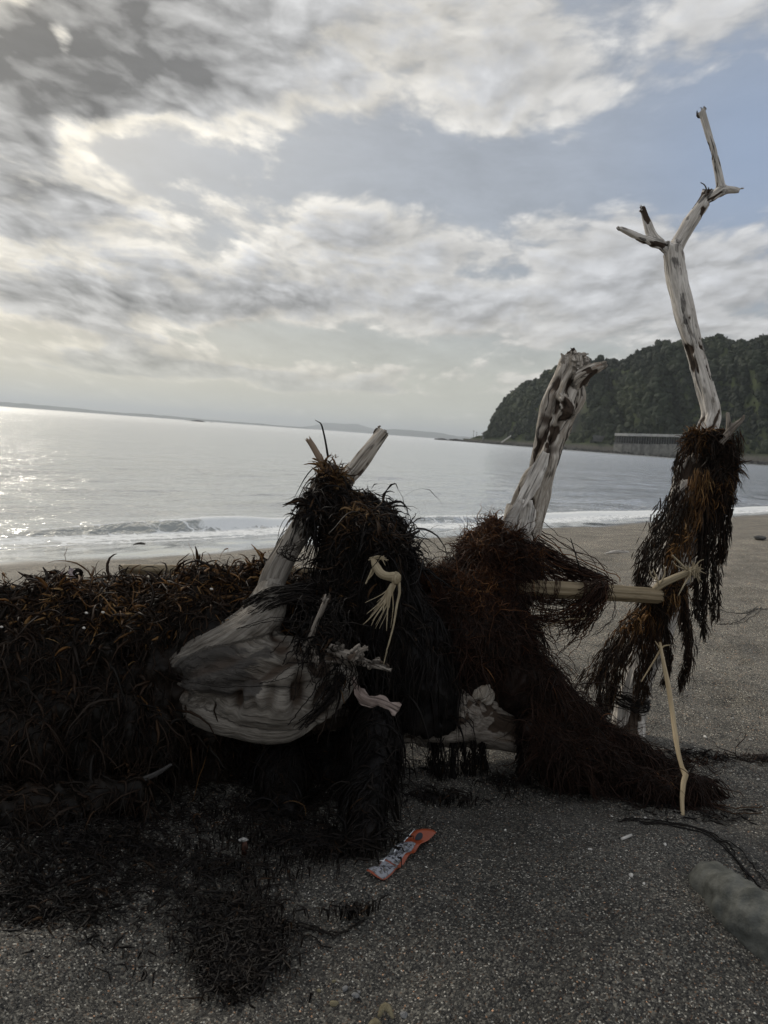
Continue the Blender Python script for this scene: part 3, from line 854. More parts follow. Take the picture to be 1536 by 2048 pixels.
# ------------------------------------------------------------------ driftwood
def mat_wood(name, base=(0.40, 0.36, 0.315), dark=(0.10, 0.085, 0.07), crack=0.5, rotten=0.35, gray=(0.50, 0.47, 0.43), fleck=0.55):
    m, n = material(name); g = n.attr('g', 'Vector'); st = n.attr('stain'); cav = n.attr('cav')
    x, y, z = n.xyz(g)
    fine = n.noise(n.comb(x, y, n.mul(z, 0.06)), 260, 5, 0.62)
    fib = n.noise(n.comb(x, y, n.mul(z, 0.10)), 105, 6, 0.64, 0.6)
    pat = n.noise(n.comb(x, y, n.mul(z, 0.35)), 26, 5, 0.62, 0.8)
    pat2 = n.noise(n.comb(x, y, n.mul(z, 0.5)), 9, 4, 0.6, 0.6)
    ck = n.noise(n.comb(x, y, n.mul(z, 0.055)), 48, 3, 0.55, 0.25)
    crk = n.smooth(n.m('ABSOLUTE', n.sub(ck, 0.5)), 0.022, 0.0)
    crk = n.mul(crk, n.smooth(pat2, 0.40, 0.56), crack)
    col = n.mix(n.smooth(fib, 0.36, 0.64), tuple(c * 0.82 for c in base), gray)
    col = n.mix(n.mul(n.smooth(fine, 0.46, 0.66), 0.6), col, tuple(c * 0.5 for c in base))
    col = n.mix(n.mul(n.smooth(n.add(pat, n.mul(n.sub(fib, 0.5), 0.35)), 0.60, 0.72), rotten), col, (0.16, 0.105, 0.065))
    col = n.mix(n.mul(n.smooth(pat2, 0.52, 0.68), 0.5), col, tuple(c * 0.6 for c in base))
    sk = n.smooth(n.add(n.mul(st, n.lin(pat2, 0.3, 0.7, 0.65, 1.25)), n.mul(n.sub(pat, 0.5), 1.5), n.mul(n.sub(fib, 0.5), 1.3)), 0.42, 0.66)
    col = n.mix(n.mul(sk, n.lin(fine, 0.3, 0.7, 0.95, 0.6)), col, (0.026, 0.024, 0.023))
    col = n.mix(n.smooth(cav, 0.18, 0.65), col, (0.060, 0.042, 0.030))  # hollows darkened in colour: brown rot, with shade painted in
    fl = n.voro(n.comb(x, y, n.mul(z, 0.42)), 46); fk = n.mul(n.smooth(n.add(fl, n.mul(n.sub(pat, 0.5), 0.9)), 0.20, 0.08), fleck)
    col = n.mix(fk, col, (0.055, 0.042, 0.032))
    col = n.mix(crk, col, (0.03, 0.024, 0.02))
    h = n.add(n.mul(fine, 0.0014), n.mul(fib, 0.005), n.mul(pat, 0.004), n.mul(crk, -0.006))
    n.out(n.bsdf(col, 0.82, 0.22, n.bump(h, 0.9, 1.0))); return m


WOOD = mat_wood('bleached_driftwood')
WOODP = mat_wood('pale_driftwood', (0.56, 0.51, 0.45), rotten=0.72, crack=0.9, gray=(0.74, 0.695, 0.635))
WOODR = mat_wood('rotten_driftwood', (0.36, 0.31, 0.25), rotten=0.85, crack=0.95, gray=(0.56, 0.51, 0.445))
WOODD = mat_wood('dim_driftwood', (0.20, 0.17, 0.14), rotten=0.6, crack=0.9, gray=(0.31, 0.275, 0.235))
WOODB = mat_wood('burl_wood', (0.175, 0.153, 0.127), rotten=0.35, crack=0.35, fleck=0.42, gray=(0.25, 0.227, 0.195))  # the burl's shade is put into this darker base colour


def woody(lines, voxel, amp=0.1, knob=0.12, pits=0.0, smooth=3, stain=None, seed=0, extra=None, ridge=0.0, mod=None):
    V, F, N, cent = fuse(lines, voxel, smooth, extra)
    g, rad = grain(V, cent)
    k = np.minimum(rad, 0.05)
    d = amp * k * fbm(g * [22, 22, 2.6], 4, 0.55, seed=seed + 100)
    d += knob * k * fbm(g * [9, 9, 5], 3, 0.5, seed=seed + 120)
    r = 1 - np.abs(fbm(g * [16, 16, 1.9], 3, 0.5, seed=seed + 140)) * 2
    d -= ridge * k * ss(r, 0.55, 1.0)
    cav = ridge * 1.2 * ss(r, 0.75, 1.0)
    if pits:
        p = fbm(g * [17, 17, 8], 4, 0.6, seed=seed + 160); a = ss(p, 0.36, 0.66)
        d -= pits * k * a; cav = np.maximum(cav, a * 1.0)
    if mod is not None:
        dd, cc = mod(V, N, g, rad); d = d + dd; cav = np.maximum(cav, cc)
    V = V + N * d[:, None]
    st = np.zeros(len(V))
    for (L, r) in (stain or []):
        c = crom(L, 30)[:, :3]; dist = np.linalg.norm(V[:, None] - c[None], axis=2).min(1); st = np.maximum(st, ss(dist, r, r * 0.25))
    return mesh_np('wood', V, F, {'stain': st, 'cav': np.clip(cav, 0, 1)}, vec_attrs={'g': g}), V, F


def prongs(c, axis, r, n, L, seed):
    """splintered end: thin wedges"""
    rng = np.random.default_rng(seed); out = []
    axis = unit(np.asarray(axis, float)); a = unit(np.cross(axis, [0.3, 0.8, 0.5])); b = np.cross(axis, a)
    for i in range(n):
        th = 2 * math.pi * i / n + rng.uniform(-.3, .3); o = c + (a * math.cos(th) + b * math.sin(th)) * r * rng.uniform(0.45, 0.85)
        l = L * rng.uniform(0.3, 1.0)
        out.append(np.array([[*(o - axis * r * 0.9), r * 0.36], [*(o + axis * l * 0.5), r * 0.28], [*(o + axis * l), r * 0.07]]))
    return out


def build_branch():
    main = pxline([(1252, 1530, 2.20, 37), (1256, 1460, 2.20, 36), (1262, 1400, 2.20, 34), (1285, 1330, 2.21, 30), (1315, 1250, 2.22, 33), (1343, 1170, 2.23, 34), (1362, 1080, 2.24, 35),
                   (1380, 985, 2.25, 37), (1398, 915, 2.26, 33), (1414, 855, 2.26, 25), (1420, 825, 2.27, 22), (1406, 760, 2.27, 22.5), (1388, 700, 2.28, 21.5), (1371, 640, 2.28, 20), (1354, 565, 2.29, 19.5), (1347, 515, 2.29, 18.5), (1345, 496, 2.29, 18)])
    right = pxline([(1345, 515, 2.29, 16), (1358, 485, 2.29, 15), (1378, 450, 2.29, 15), (1402, 412, 2.29, 16), (1414, 388, 2.29, 14)])
    shoot = pxline([(1402, 412, 2.29, 12), (1424, 394, 2.28, 12), (1442, 382, 2.28, 12.5), (1460, 380, 2.28, 9.5), (1477, 381, 2.28, 7.5), (1479, 381, 2.28, 6)])
    up = pxline([(1444, 384, 2.28, 12), (1439, 358, 2.28, 10.5), (1429, 312, 2.28, 10), (1417, 268, 2.28, 9.5), (1408, 238, 2.28, 10.5), (1403, 222, 2.28, 10)])
    left = pxline([(1348, 510, 2.29, 14), (1325, 492, 2.29, 13.5), (1300, 484, 2.28, 12), (1270, 471, 2.27, 9.5), (1240, 457, 2.26, 6.5)])
    sub = pxline([(1322, 490, 2.29, 13), (1303, 470, 2.29, 12), (1293, 440, 2.29, 9.5), (1285, 414, 2.29, 8.5)])
    stub = pxline([(1405, 900, 2.25, 14), (1440, 880, 2.22, 12), (1462, 862, 2.2, 9), (1478, 846, 2.19, 6)])
    ends = prongs(W(1403, 222, 2.28), W(1402, 200, 2.28) - W(1404, 222, 2.28), 9.5 * 2.28 / FPX, 5, 0.016, 1)
    ends += prongs(W(1285, 414, 2.29), U_, 8 * 2.29 / FPX, 4, 0.008, 2)
    ends += prongs(W(1414, 388, 2.29), U_, 13 * 2.29 / FPX, 6, 0.022, 3)
    ends += [pxline([(1455, 880, 2.18, 9), (1457, 850, 2.17, 6.5), (1455, 824, 2.17, 4.5)]), pxline([(1450, 875, 2.17, 9), (1468, 854, 2.16, 8), (1482, 842, 2.155, 6), (1489, 829, 2.15, 2.5)]), pxline([(1440, 890, 2.17, 9), (1462, 868, 2.15, 7)]), pxline([(1476, 379, 2.28, 3), (1488, 376, 2.28, 2)]),
             pxline([(1238, 458, 2.26, 5), (1234, 453, 2.26, 4)])]
    root = mkthing('driftwood_branch', W(1252, 1530, 2.2), 'tall pale forked driftwood branch standing upright in the sand on the right', 'driftwood')
    st = [(pxline([(1350, 520, 2.27, 1), (1358, 560, 2.27, 1)]), 0.022), (pxline([(1365, 590, 2.26, 1), (1372, 645, 2.26, 1)]), 0.017), (pxline([(1402, 800, 2.25, 1), (1400, 840, 2.25, 1)]), 0.009),
          (pxline([(1400, 400, 2.27, 1), (1415, 390, 2.27, 1), (1422, 378, 2.27, 1)]), 0.018), (pxline([(1430, 335, 2.26, 1), (1434, 350, 2.26, 1)]), 0.008), (pxline([(1270, 472, 2.25, 1), (1290, 480, 2.26, 1)]), 0.011),
          (pxline([(1290, 425, 2.27, 1), (1296, 450, 2.27, 1)]), 0.014), (pxline([(1280, 1370, 2.16, 1), (1265, 1420, 2.15, 1)]), 0.02)]
    me, V, F = woody([main, right, shoot, up, left, sub] + ends[:-4] + ends[-2:], 0.0035, 0.12, 0.20, 0.22, 3, st, 1, ridge=0.16)
    part('trunk', me, WOODP, root)
    me, V, F = woody([stub] + [ends[-5], ends[-4], ends[-3]], 0.0028, 0.25, 0.3, 0.25, 1, None, 6, ridge=0.4)
    part('twig', me, WOODD, root)
    c = pxline([(1411, 392, 2.27, 2.0), (1413, 380, 2.27, 1.6), (1409, 370, 2.27, 1.4), (1401, 365, 2.27, 1.0)])
    c = crom(c, 14); me = mesh_np('curl', *tube_tri(c[:, :3], c[:, 3], 6), {'stain': np.ones(14 * 6 + 2), 'cav': np.zeros(14 * 6 + 2)}, vec_attrs={'g': np.zeros((14 * 6 + 2, 3))})
    part('bark_curl', me, WOODR, root)
    return root


build_branch()


def plate(rows, w_px, th, bend=0.0, seed=0, n=26, m=9, jag=0.15, dirv=None):
    """a splintered slab of wood with thickness: centre line rows (px,py,d,halfwidth px)"""
    c = crom(pxline(rows), n); T = unit(np.gradient(c[:, :3], axis=0)); look = unit(c[:, :3] - CAM) if dirv is None else np.asarray(dirv)[None] * np.ones((n, 1))
    B = unit(np.cross(T, look)); Nn = unit(np.cross(B, T)); rng = np.random.default_rng(seed)
    u = np.linspace(-1, 1, m); wv = 1 + jag * fbm(np.c_[np.linspace(0, 6, n), np.zeros(n), np.zeros(n)], 3, seed=seed)
    wl = 1 + jag * fbm(np.c_[np.linspace(0, 6, n), np.ones(n) * 9, np.zeros(n)], 3, seed=seed)
    off = np.where(u[None] < 0, u[None] * wv[:, None], u[None] * wl[:, None]) * c[:, 3:4]
    top = c[:, None, :3] + B[:, None] * off[..., None] + Nn[:, None] * (bend * (u ** 2)[None] * c[:, 3:4])[..., None]
    top += Nn[:, None] * (th * 0.9 * fbm(np.stack([off * 90, np.linspace(0, 5, n)[:, None] + 0 * off, 0 * off], -1).reshape(-1, 3), 3, seed=seed + 3).reshape(n, m))[..., None]
    bot = top + Nn[:, None] * (th * (1 - 0.75 * np.abs(u) ** 2))[None, :, None]
    V = np.vstack([top.reshape(-1, 3), bot.reshape(-1, 3)]); k = n * m
    q = grid(top[..., 0], top[..., 1]); F = [q, q[:, ::-1] + k]
    def edge(ix): ix = np.array(ix); a, b = ix[:-1], ix[1:]; return np.stack([a, a + k, b + k, b], -1)
    F += [edge([i * m for i in range(n)]), edge([i * m + m - 1 for i in range(n)])[:, ::-1], edge(list(range(m)))[:, ::-1], edge([(n - 1) * m + j for j in range(m)])]
    F = tris(np.vstack(F)); s = np.r_[0, np.cumsum(np.linalg.norm(np.diff(c[:, :3], axis=0), axis=1))]
    g = np.stack([off, 0 * off, s[:, None] + 0 * off], -1).reshape(-1, 3); g = np.vstack([g, g + [0, th, 0]])
    return mesh_np('plate', V, F, {'stain': np.zeros(2 * k), 'cav': np.zeros(2 * k)}, vec_attrs={'g': g})


def build_log():
    root = mkthing('driftwood_log', W(600, 1640, 1.9), 'big bleached driftwood log with bulging root end and broken limbs under brown seaweed', 'driftwood')
    # trunk
    trunk = pxline([(-260, 1400, 1.72, 105), (0, 1390, 1.76, 110), (150, 1385, 1.79, 112), (300, 1370, 1.82, 110), (500, 1350, 1.84, 120), (700, 1340, 1.87, 118), (850, 1385, 1.91, 105), (960, 1425, 1.95, 66), (1030, 1448, 1.96, 56), (1085, 1475, 1.97, 46), (1100, 1540, 1.98, 50)])
    stubback = pxline([(680, 1340, 1.85, 60), (690, 1300, 1.78, 52), (692, 1286, 1.73, 44)])
    me, V, F = woody([trunk, stubback], 0.0075, 0.12, 0.2, 0.08, 4, [(pxline([(1060, 1440, 1.9, 1), (1090, 1500, 1.9, 1)]), 0.03)], 4, ridge=0.15)
    part('trunk', me, WOODD, root)
    # burl: flared root end facing the viewer
    b1 = pxline([(552, 1138, 1.745, 16), (545, 1168, 1.73, 27), (534, 1200, 1.71, 36), (520, 1240, 1.69, 48), (500, 1280, 1.68, 72), (480, 1330, 1.68, 92), (470, 1372, 1.69, 88)])
    b2 = pxline([(358, 1366, 1.68, 36), (395, 1358, 1.66, 58), (440, 1345, 1.65, 78), (520, 1360, 1.64, 96), (590, 1365, 1.65, 95), (650, 1352, 1.69, 72), (690, 1335, 1.73, 42)])
    b3 = pxline([(352, 1400, 1.68, 26), (420, 1425, 1.64, 36), (500, 1446, 1.62, 38), (560, 1452, 1.62, 36), (610, 1428, 1.64, 34), (650, 1390, 1.66, 26), (700, 1352, 1.68, 16)])
    b4 = pxline([(340, 1345, 1.66, 24), (400, 1312, 1.64, 38), (470, 1280, 1.635, 42), (530, 1232, 1.65, 36), (552, 1190, 1.685, 24)])
    b5 = pxline([(590, 1440, 1.62, 24), (640, 1400, 1.63, 18), (680, 1352, 1.63, 14)])
    core = pxline([(520, 1360, 1.70, 90), (520, 1360, 1.86, 95)])

    def carve(V, N, g, rad):
        p = np.c_[V[:, 0], V[:, 2], V[:, 1]]
        rel = (V - CAM); d = rel @ F_; px = CX + FPX * (rel @ R_) / d; py = CY - FPX * (rel @ U_) / d
        dd = np.zeros(len(V)); cc = np.zeros(len(V)); front = ss(-(N @ F_), 0.0, 0.4)

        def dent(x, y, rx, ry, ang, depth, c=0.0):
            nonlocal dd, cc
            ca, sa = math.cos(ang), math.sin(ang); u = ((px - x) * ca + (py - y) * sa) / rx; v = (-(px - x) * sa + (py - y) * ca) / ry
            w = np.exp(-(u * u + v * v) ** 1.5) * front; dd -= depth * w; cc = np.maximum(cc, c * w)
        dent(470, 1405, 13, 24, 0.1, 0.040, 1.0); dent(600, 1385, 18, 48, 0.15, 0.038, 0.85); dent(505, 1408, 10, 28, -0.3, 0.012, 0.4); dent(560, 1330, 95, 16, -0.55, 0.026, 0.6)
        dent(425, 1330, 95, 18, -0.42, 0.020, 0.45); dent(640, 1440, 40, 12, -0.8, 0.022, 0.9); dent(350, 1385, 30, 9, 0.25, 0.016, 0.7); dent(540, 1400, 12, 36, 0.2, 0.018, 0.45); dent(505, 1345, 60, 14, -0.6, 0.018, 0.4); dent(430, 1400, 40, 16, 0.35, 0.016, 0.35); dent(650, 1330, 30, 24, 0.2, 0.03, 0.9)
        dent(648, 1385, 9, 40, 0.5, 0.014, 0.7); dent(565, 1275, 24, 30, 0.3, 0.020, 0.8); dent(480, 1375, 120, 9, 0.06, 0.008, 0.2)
        # flowing folds of wood
        q = np.c_[px * 0.013 + py * 0.010, (py - 0.45 * px) * 0.034, 0 * px]; q = q + 0.5 * fbm(q * 0.7, 2, seed=91)[:, None]
        dd += front * (0.006 * fbm(q * 0.55, 3, 0.5, seed=93) + 0.0010 * fbm(q * [1.2, 2.2, 1], 3, 0.5, seed=94))
        r = 1 - 2 * np.abs(fbm(q * [1, 1.6, 1], 3, seed=95)); dd -= front * 0.0012 * ss(r, 0.6, 1); cc = np.maximum(cc, 0.35 * front * ss(r, 0.82, 1.0))
        return dd, cc
    st = [(pxline([(372, 1352, 1.60, 1), (430, 1326, 1.57, 1), (500, 1294, 1.55, 1), (575, 1262, 1.57, 1)]), 0.062), (pxline([(400, 1368, 1.57, 1), (490, 1374, 1.55, 1)]), 0.050), (pxline([(565, 1265, 1.57, 1), (580, 1300, 1.58, 1)]), 0.028),
          (pxline([(640, 1450, 1.6, 1), (690, 1380, 1.6, 1)]), 0.024), (pxline([(345, 1390, 1.6, 1), (370, 1395, 1.6, 1)]), 0.022)]
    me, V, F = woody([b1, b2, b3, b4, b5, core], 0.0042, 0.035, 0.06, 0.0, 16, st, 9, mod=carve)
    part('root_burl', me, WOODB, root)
    # left limb rising from the burl into the seaweed peak
    la = pxline([(518, 1245, 1.70, 30), (534, 1200, 1.72, 35), (548, 1150, 1.74, 34), (575, 1100, 1.78, 32), (606, 1050, 1.82, 27), (640, 985, 1.86, 23), (668, 935, 1.89, 18)])
    me, V, F = woody([la], 0.0035, 0.14, 0.22, 0.16, 3, [(pxline([(560, 1130, 1.7, 1), (575, 1110, 1.72, 1)]), 0.014)], 12, ridge=0.2)
    part('limb', me, WOODB, root)
    # split slab poking out of the peak
    sl = pxline([(700, 1330, 1.88, 34), (680, 1150, 1.92, 26), (674, 1040, 1.94, 22), (690, 965, 1.94, 19), (712, 935, 1.95, 19), (738, 900, 1.96, 18), (768, 862, 1.97, 15)])
    me, V, F = woody([sl] + prongs(W(768, 862, 1.97), W(780, 848, 1.97) - W(768, 862, 1.97), 14 * 1.97 / FPX, 4, 0.010, 8), 0.003, 0.16, 0.18, 0.12, 2,
                     [(pxline([(705, 935, 1.92, 1), (722, 900, 1.93, 1), (745, 868, 1.94, 1)]), 0.015), (pxline([(735, 915, 1.92, 1), (742, 895, 1.93, 1)]), 0.013)], 15, ridge=0.3)
    part('limb', me, WOODR, root)
    # thick eroded limb
    tl = pxline([(930, 1390, 1.93, 60), (985, 1280, 2.0, 48), (1020, 1190, 2.05, 42), (1036, 1110, 2.05, 37), (1047, 1050, 2.05, 40), (1062, 1000, 2.06, 38), (1080, 940, 2.07, 33), (1095, 880, 2.08, 31), (1113, 820, 2.09, 35), (1132, 770, 2.10, 33), (1146, 738, 2.10, 32), (1152, 722, 2.10, 27)])
    kn = prongs(W(1204, 731, 2.06), W(1225, 722, 2.05) - W(1204, 731, 2.06), 10 * 2.06 / FPX, 6, 0.018, 23) + prongs(W(1150, 726, 2.10), W(1154, 690, 2.10) - W(1150, 726, 2.10), 30 * 2.1 / FPX, 9, 0.026, 25) + [pxline([(1140, 790, 2.1, 20), (1152, 765, 2.08, 21), (1166, 750, 2.07, 18), (1186, 738, 2.06, 14), (1204, 731, 2.06, 9)]), pxline([(1132, 750, 2.09, 15), (1134, 725, 2.09, 12), (1142, 704, 2.09, 8), (1145, 695, 2.09, 3)]),
          pxline([(1150, 735, 2.09, 13), (1158, 716, 2.08, 9), (1168, 709, 2.07, 6), (1178, 708, 2.07, 3)]), pxline([(1160, 760, 2.08, 12), (1163, 790, 2.07, 12), (1155, 815, 2.07, 9), (1142, 835, 2.07, 6)]),
          pxline([(1124, 725, 2.08, 6), (1126, 712, 2.08, 4), (1121, 706, 2.08, 2)]), pxline([(1025, 1010, 2.02, 15), (1014, 1040, 2.0, 10), (1003, 1060, 1.99, 4)]), pxline([(1122, 800, 2.06, 16), (1134, 822, 2.05, 15), (1128, 835, 2.05, 8)])]

    def carve2(V, N, g, rad):
        rel = (V - CAM); d = rel @ F_; px = CX + FPX * (rel @ R_) / d; py = CY - FPX * (rel @ U_) / d
        dd = np.zeros(len(V)); cc = np.zeros(len(V)); front = ss(-(N @ F_), -0.1, 0.3)
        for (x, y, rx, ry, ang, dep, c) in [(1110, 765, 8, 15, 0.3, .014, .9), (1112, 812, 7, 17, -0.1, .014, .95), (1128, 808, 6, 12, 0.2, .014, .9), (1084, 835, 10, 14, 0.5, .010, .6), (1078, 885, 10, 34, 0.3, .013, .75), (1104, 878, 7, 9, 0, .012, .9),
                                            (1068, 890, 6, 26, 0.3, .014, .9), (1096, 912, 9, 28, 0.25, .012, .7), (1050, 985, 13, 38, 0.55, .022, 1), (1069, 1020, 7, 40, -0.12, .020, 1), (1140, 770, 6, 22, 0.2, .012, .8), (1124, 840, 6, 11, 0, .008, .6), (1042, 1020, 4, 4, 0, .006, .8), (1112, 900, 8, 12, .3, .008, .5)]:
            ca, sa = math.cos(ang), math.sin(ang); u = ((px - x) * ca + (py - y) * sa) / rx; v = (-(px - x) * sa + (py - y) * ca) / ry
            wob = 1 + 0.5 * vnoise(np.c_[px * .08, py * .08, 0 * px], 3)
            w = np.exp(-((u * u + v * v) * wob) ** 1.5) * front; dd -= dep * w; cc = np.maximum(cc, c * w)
        return dd, cc
    me, V, F = woody([tl] + kn, 0.0033, 0.20, 0.34, 0.22, 3, None, 21, ridge=0.35, mod=carve2)
    part('limb', me, WOODR, root)
    me = plate([(1092, 905, 2.02, 7), (1070, 955, 2.01, 17), (1046, 1000, 2.00, 13), (1028, 1025, 1.99, 8)], 0, 0.008, -0.3, 3)
    part('bark_plate', me, WOODP, root)
    me = plate([(1044, 998, 2.0, 4), (1025, 1035, 1.985, 11), (1008, 1066, 1.98, 7), (998, 1078, 1.975, 2)], 0, 0.007, -0.2, 5)
    part('bark_plate', me, WOOD, root)
    me = plate([(1052, 1000, 2.0, 14), (1048, 1030, 1.995, 25), (1042, 1065, 1.995, 22), (1044, 1095, 2.0, 17)], 0, 0.008, -0.25, 7)
    part('bark_plate', me, WOODP, root)
    # broken side branch on the burl
    a = pxline([(585, 1300, 1.63, 24), (630, 1310, 1.58, 27), (672, 1312, 1.55, 26), (712, 1318, 1.53, 19), (748, 1330, 1.51, 12), (786, 1342, 1.50, 8)])
    tw = [pxline([(612, 1300, 1.58, 15), (630, 1250, 1.57, 12), (645, 1215, 1.565, 11), (654, 1194, 1.56, 9)]), pxline([(700, 1316, 1.52, 10), (722, 1302, 1.51, 7), (737, 1293, 1.505, 2)]), pxline([(650, 1320, 1.55, 9), (640, 1336, 1.53, 5), (632, 1340, 1.52, 2)]), pxline([(735, 1325, 1.51, 7), (756, 1324, 1.505, 5), (776, 1330, 1.50, 2)])]
    tw += prongs(W(712, 1310, 1.515), R_ * 0.8 + U_ * 0.8, 15 * 1.5 / FPX, 7, 0.026, 71) + prongs(W(672, 1300, 1.54), U_ + R_ * 0.3, 18 * 1.5 / FPX, 8, 0.022, 72) + prongs(W(640, 1325, 1.545), -U_ + R_ * 0.2, 14 * 1.5 / FPX, 6, 0.02, 73) + prongs(W(745, 1328, 1.51), R_ + U_ * 0.25, 10 * 1.5 / FPX, 5, 0.02, 74)
    me, V, F = woody([a] + tw + prongs(W(654, 1194, 1.56), U_ + R_ * 0.4, 9 * 1.56 / FPX, 4, 0.01, 18), 0.003, 0.35, 0.4, 0.25, 2, [(pxline([(600, 1300, 1.55, 1), (650, 1290, 1.54, 1)]), 0.02)], 33, ridge=0.45)
    part('side_branch', me, WOODD, root)
    return root


build_log()
me = plate([(706, 1352, 1.545, 3), (714, 1378, 1.53, 9), (730, 1394, 1.52, 13), (760, 1402, 1.51, 13), (783, 1412, 1.50, 13), (796, 1420, 1.495, 9)], 0, 0.005, 0.35, 31, n=60, m=15, jag=0.45)
single('wood_splinter', me, mat_wood('pinkish_splinter', (0.22, 0.165, 0.14), rotten=0.5, crack=0.9, gray=(0.33, 0.265, 0.235)), 'curved pinkish splinter of wood hanging in the dark seaweed below the broken side branch', 'splinter')


# ------------------------------------------------------------------ seaweed
def mat_weed(name, dark=(0.010, 0.008, 0.006), mid=(0.040, 0.022, 0.012), amber=(0.20, 0.10, 0.030), gold=(0.38, 0.25, 0.11)):
    m, n = material(name); t = n.attr('tint'); p = n.pos()
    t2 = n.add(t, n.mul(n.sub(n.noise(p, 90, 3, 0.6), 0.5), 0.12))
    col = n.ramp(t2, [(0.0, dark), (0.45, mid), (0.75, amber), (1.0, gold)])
    b = n.bsdf(col, 0.55, 0.22)
    tr = n.new('ShaderNodeBsdfTranslucent'); n.put(tr.inputs[0], n.mix(1.0, col, (1.6, 1.0, 0.6), 'MULTIPLY'))
    mx = n.new('ShaderNodeMixShader'); mx.inputs[0].default_value = 0.28; n.put(mx.inputs[1], b); n.put(mx.inputs[2], tr.outputs[0])
    n.out(mx.outputs[0]); return m


WEED = mat_weed('brown_seaweed')
WEEDK = mat_weed('black_seaweed', (0.006, 0.005, 0.005), (0.018, 0.012, 0.008), (0.07, 0.036, 0.015), (0.20, 0.12, 0.05))
WEEDR = mat_weed('red_brown_seaweed', (0.012, 0.007, 0.005), (0.050, 0.022, 0.012), (0.15, 0.062, 0.022), (0.32, 0.17, 0.07))


def strands_mesh(C, Rw, Rt, tint, S=4, rng=RNG):
    """C (N,K,3) centre lines, Rw/Rt (N,K) half width and half thickness -> V,F,tint"""
    N, K, _ = C.shape; T = unit(np.gradient(C, axis=1)); ref = unit(rng.normal(size=(N, 1, 3)))
    A = unit(np.cross(T, ref)); B = np.cross(T, A)
    th = np.arange(S) * 2 * math.pi / S
    V = C[:, :, None] + np.cos(th)[None, None, :, None] * (A * Rw[..., None])[:, :, None] + np.sin(th)[None, None, :, None] * (B * Rt[..., None])[:, :, None]
    n0 = (np.arange(N) * K * S)[:, None, None]; k = (np.arange(K - 1) * S)[None, :, None]; j = np.arange(S)[None, None]; jj = (j + 1) % S
    F = np.stack([n0 + k + j, n0 + k + jj, n0 + k + S + jj, n0 + k + S + j], -1).reshape(-1, 4)
    tv = np.broadcast_to(tint.reshape(N, -1, 1), (N, K, S)).reshape(-1) if tint.ndim == 1 else np.repeat(tint[:, :, None], S, 2).reshape(-1)
    return V.reshape(-1, 3), F, tv


def sample(V, F, n, rng, keep=None):
    a, b, c = V[F[:, 0]], V[F[:, 1]], V[F[:, 2]]; cr = np.cross(b - a, c - a); ar = np.linalg.norm(cr, axis=1); nn = unit(cr); mid = (a + b + c) / 3
    w = ar.copy()
    if keep is not None: w = w * keep(mid, nn)
    i = rng.choice(len(F), n, p=w / w.sum()); r1 = np.sqrt(rng.random(n)); r2 = rng.random(n)
    return (1 - r1)[:, None] * a[i] + (r1 * (1 - r2))[:, None] * b[i] + (r1 * r2)[:, None] * c[i], nn[i]


def facing(lo=-0.35):
    def k(mid, nn):
        v = unit(CAM - mid); rel = mid - CAM; d = rel @ F_; px = CX + FPX * (rel @ R_) / d; py = CY - FPX * (rel @ U_) / d
        bare = (np.abs(px - 925) < 130) & (py > 1330)          # the log shows here, with daylight under it
        return (np.clip((nn * v).sum(1) - lo, 0.0, 1) + 0.35 * np.clip(nn[:, 2], 0, 1) + 0.05) * np.where(bare, 0.04, 1.0)
    return k


def vfield(P, sc, seed):
    return np.stack([vnoise(P * sc + 31.7 * k, seed + k) for k in range(3)], -1) * 1.5


def grow(P, N, K, L, rng, bvh=None, grav=0.3, jit=0.35, curl=0.0, lift=0.15, start=None, off=(0.002, 0.012), floor=True, lock=1.0):
    n = len(P); L = np.broadcast_to(L, (n,)); step = L / (K - 1); seed = int(rng.integers(1, 900))
    d = rng.normal(size=(n, 3)) + lock * 1.5 * vfield(P, 26, seed); d = d - N * (d * N).sum(1, keepdims=True); d = unit(d) if start is None else unit(d * start[1] + np.asarray(start[0])[None])
    d = unit(d + N * lift * rng.random((n, 1))); C = np.zeros((n, K, 3)); C[:, 0] = P + N * rng.uniform(*off, (n, 1)); ax = unit(rng.normal(size=(n, 3)))
    cw = rng.normal(0, 1, (n, 1)) * curl; h = rng.uniform(*off, n)
    for k in range(1, K):
        d = d + np.array([0, 0, -grav]) + jit * (rng.normal(size=(n, 3)) * 0.36 + lock * 0.55 * vfield(C[:, k - 1], 40, seed + 7))
        d = unit(d); c, s = np.cos(cw), np.sin(cw); d = d * c + np.cross(ax, d) * s + ax * (ax * d).sum(1, keepdims=True) * (1 - c)
        Q = C[:, k - 1] + unit(d) * step[:, None]
        if bvh is not None:
            for i in range(n):
                co, no, ix, ds = bvh.find_nearest(Q[i])
                if co is not None:
                    sd = (Q[i, 0] - co[0]) * no[0] + (Q[i, 1] - co[1]) * no[1] + (Q[i, 2] - co[2]) * no[2]
                    if sd < h[i] and ds < 0.08: Q[i] += np.array(no) * (h[i] - sd)
        if floor:
            z = beach_z(Q[:, 0], Q[:, 1], False) + 0.004; Q[:, 2] = np.maximum(Q[:, 2], z)
        C[:, k] = Q
    return C


def taper(N, K, w, rng, a=0.5, b=0.15, mid=1.0):
    t = np.linspace(0, 1, K); prof = np.where(t < 0.35, a + (mid - a) * t / 0.35, mid + (b - mid) * (t - 0.35) / 0.65)
    return np.broadcast_to(w, (N,))[:, None] * prof[None]


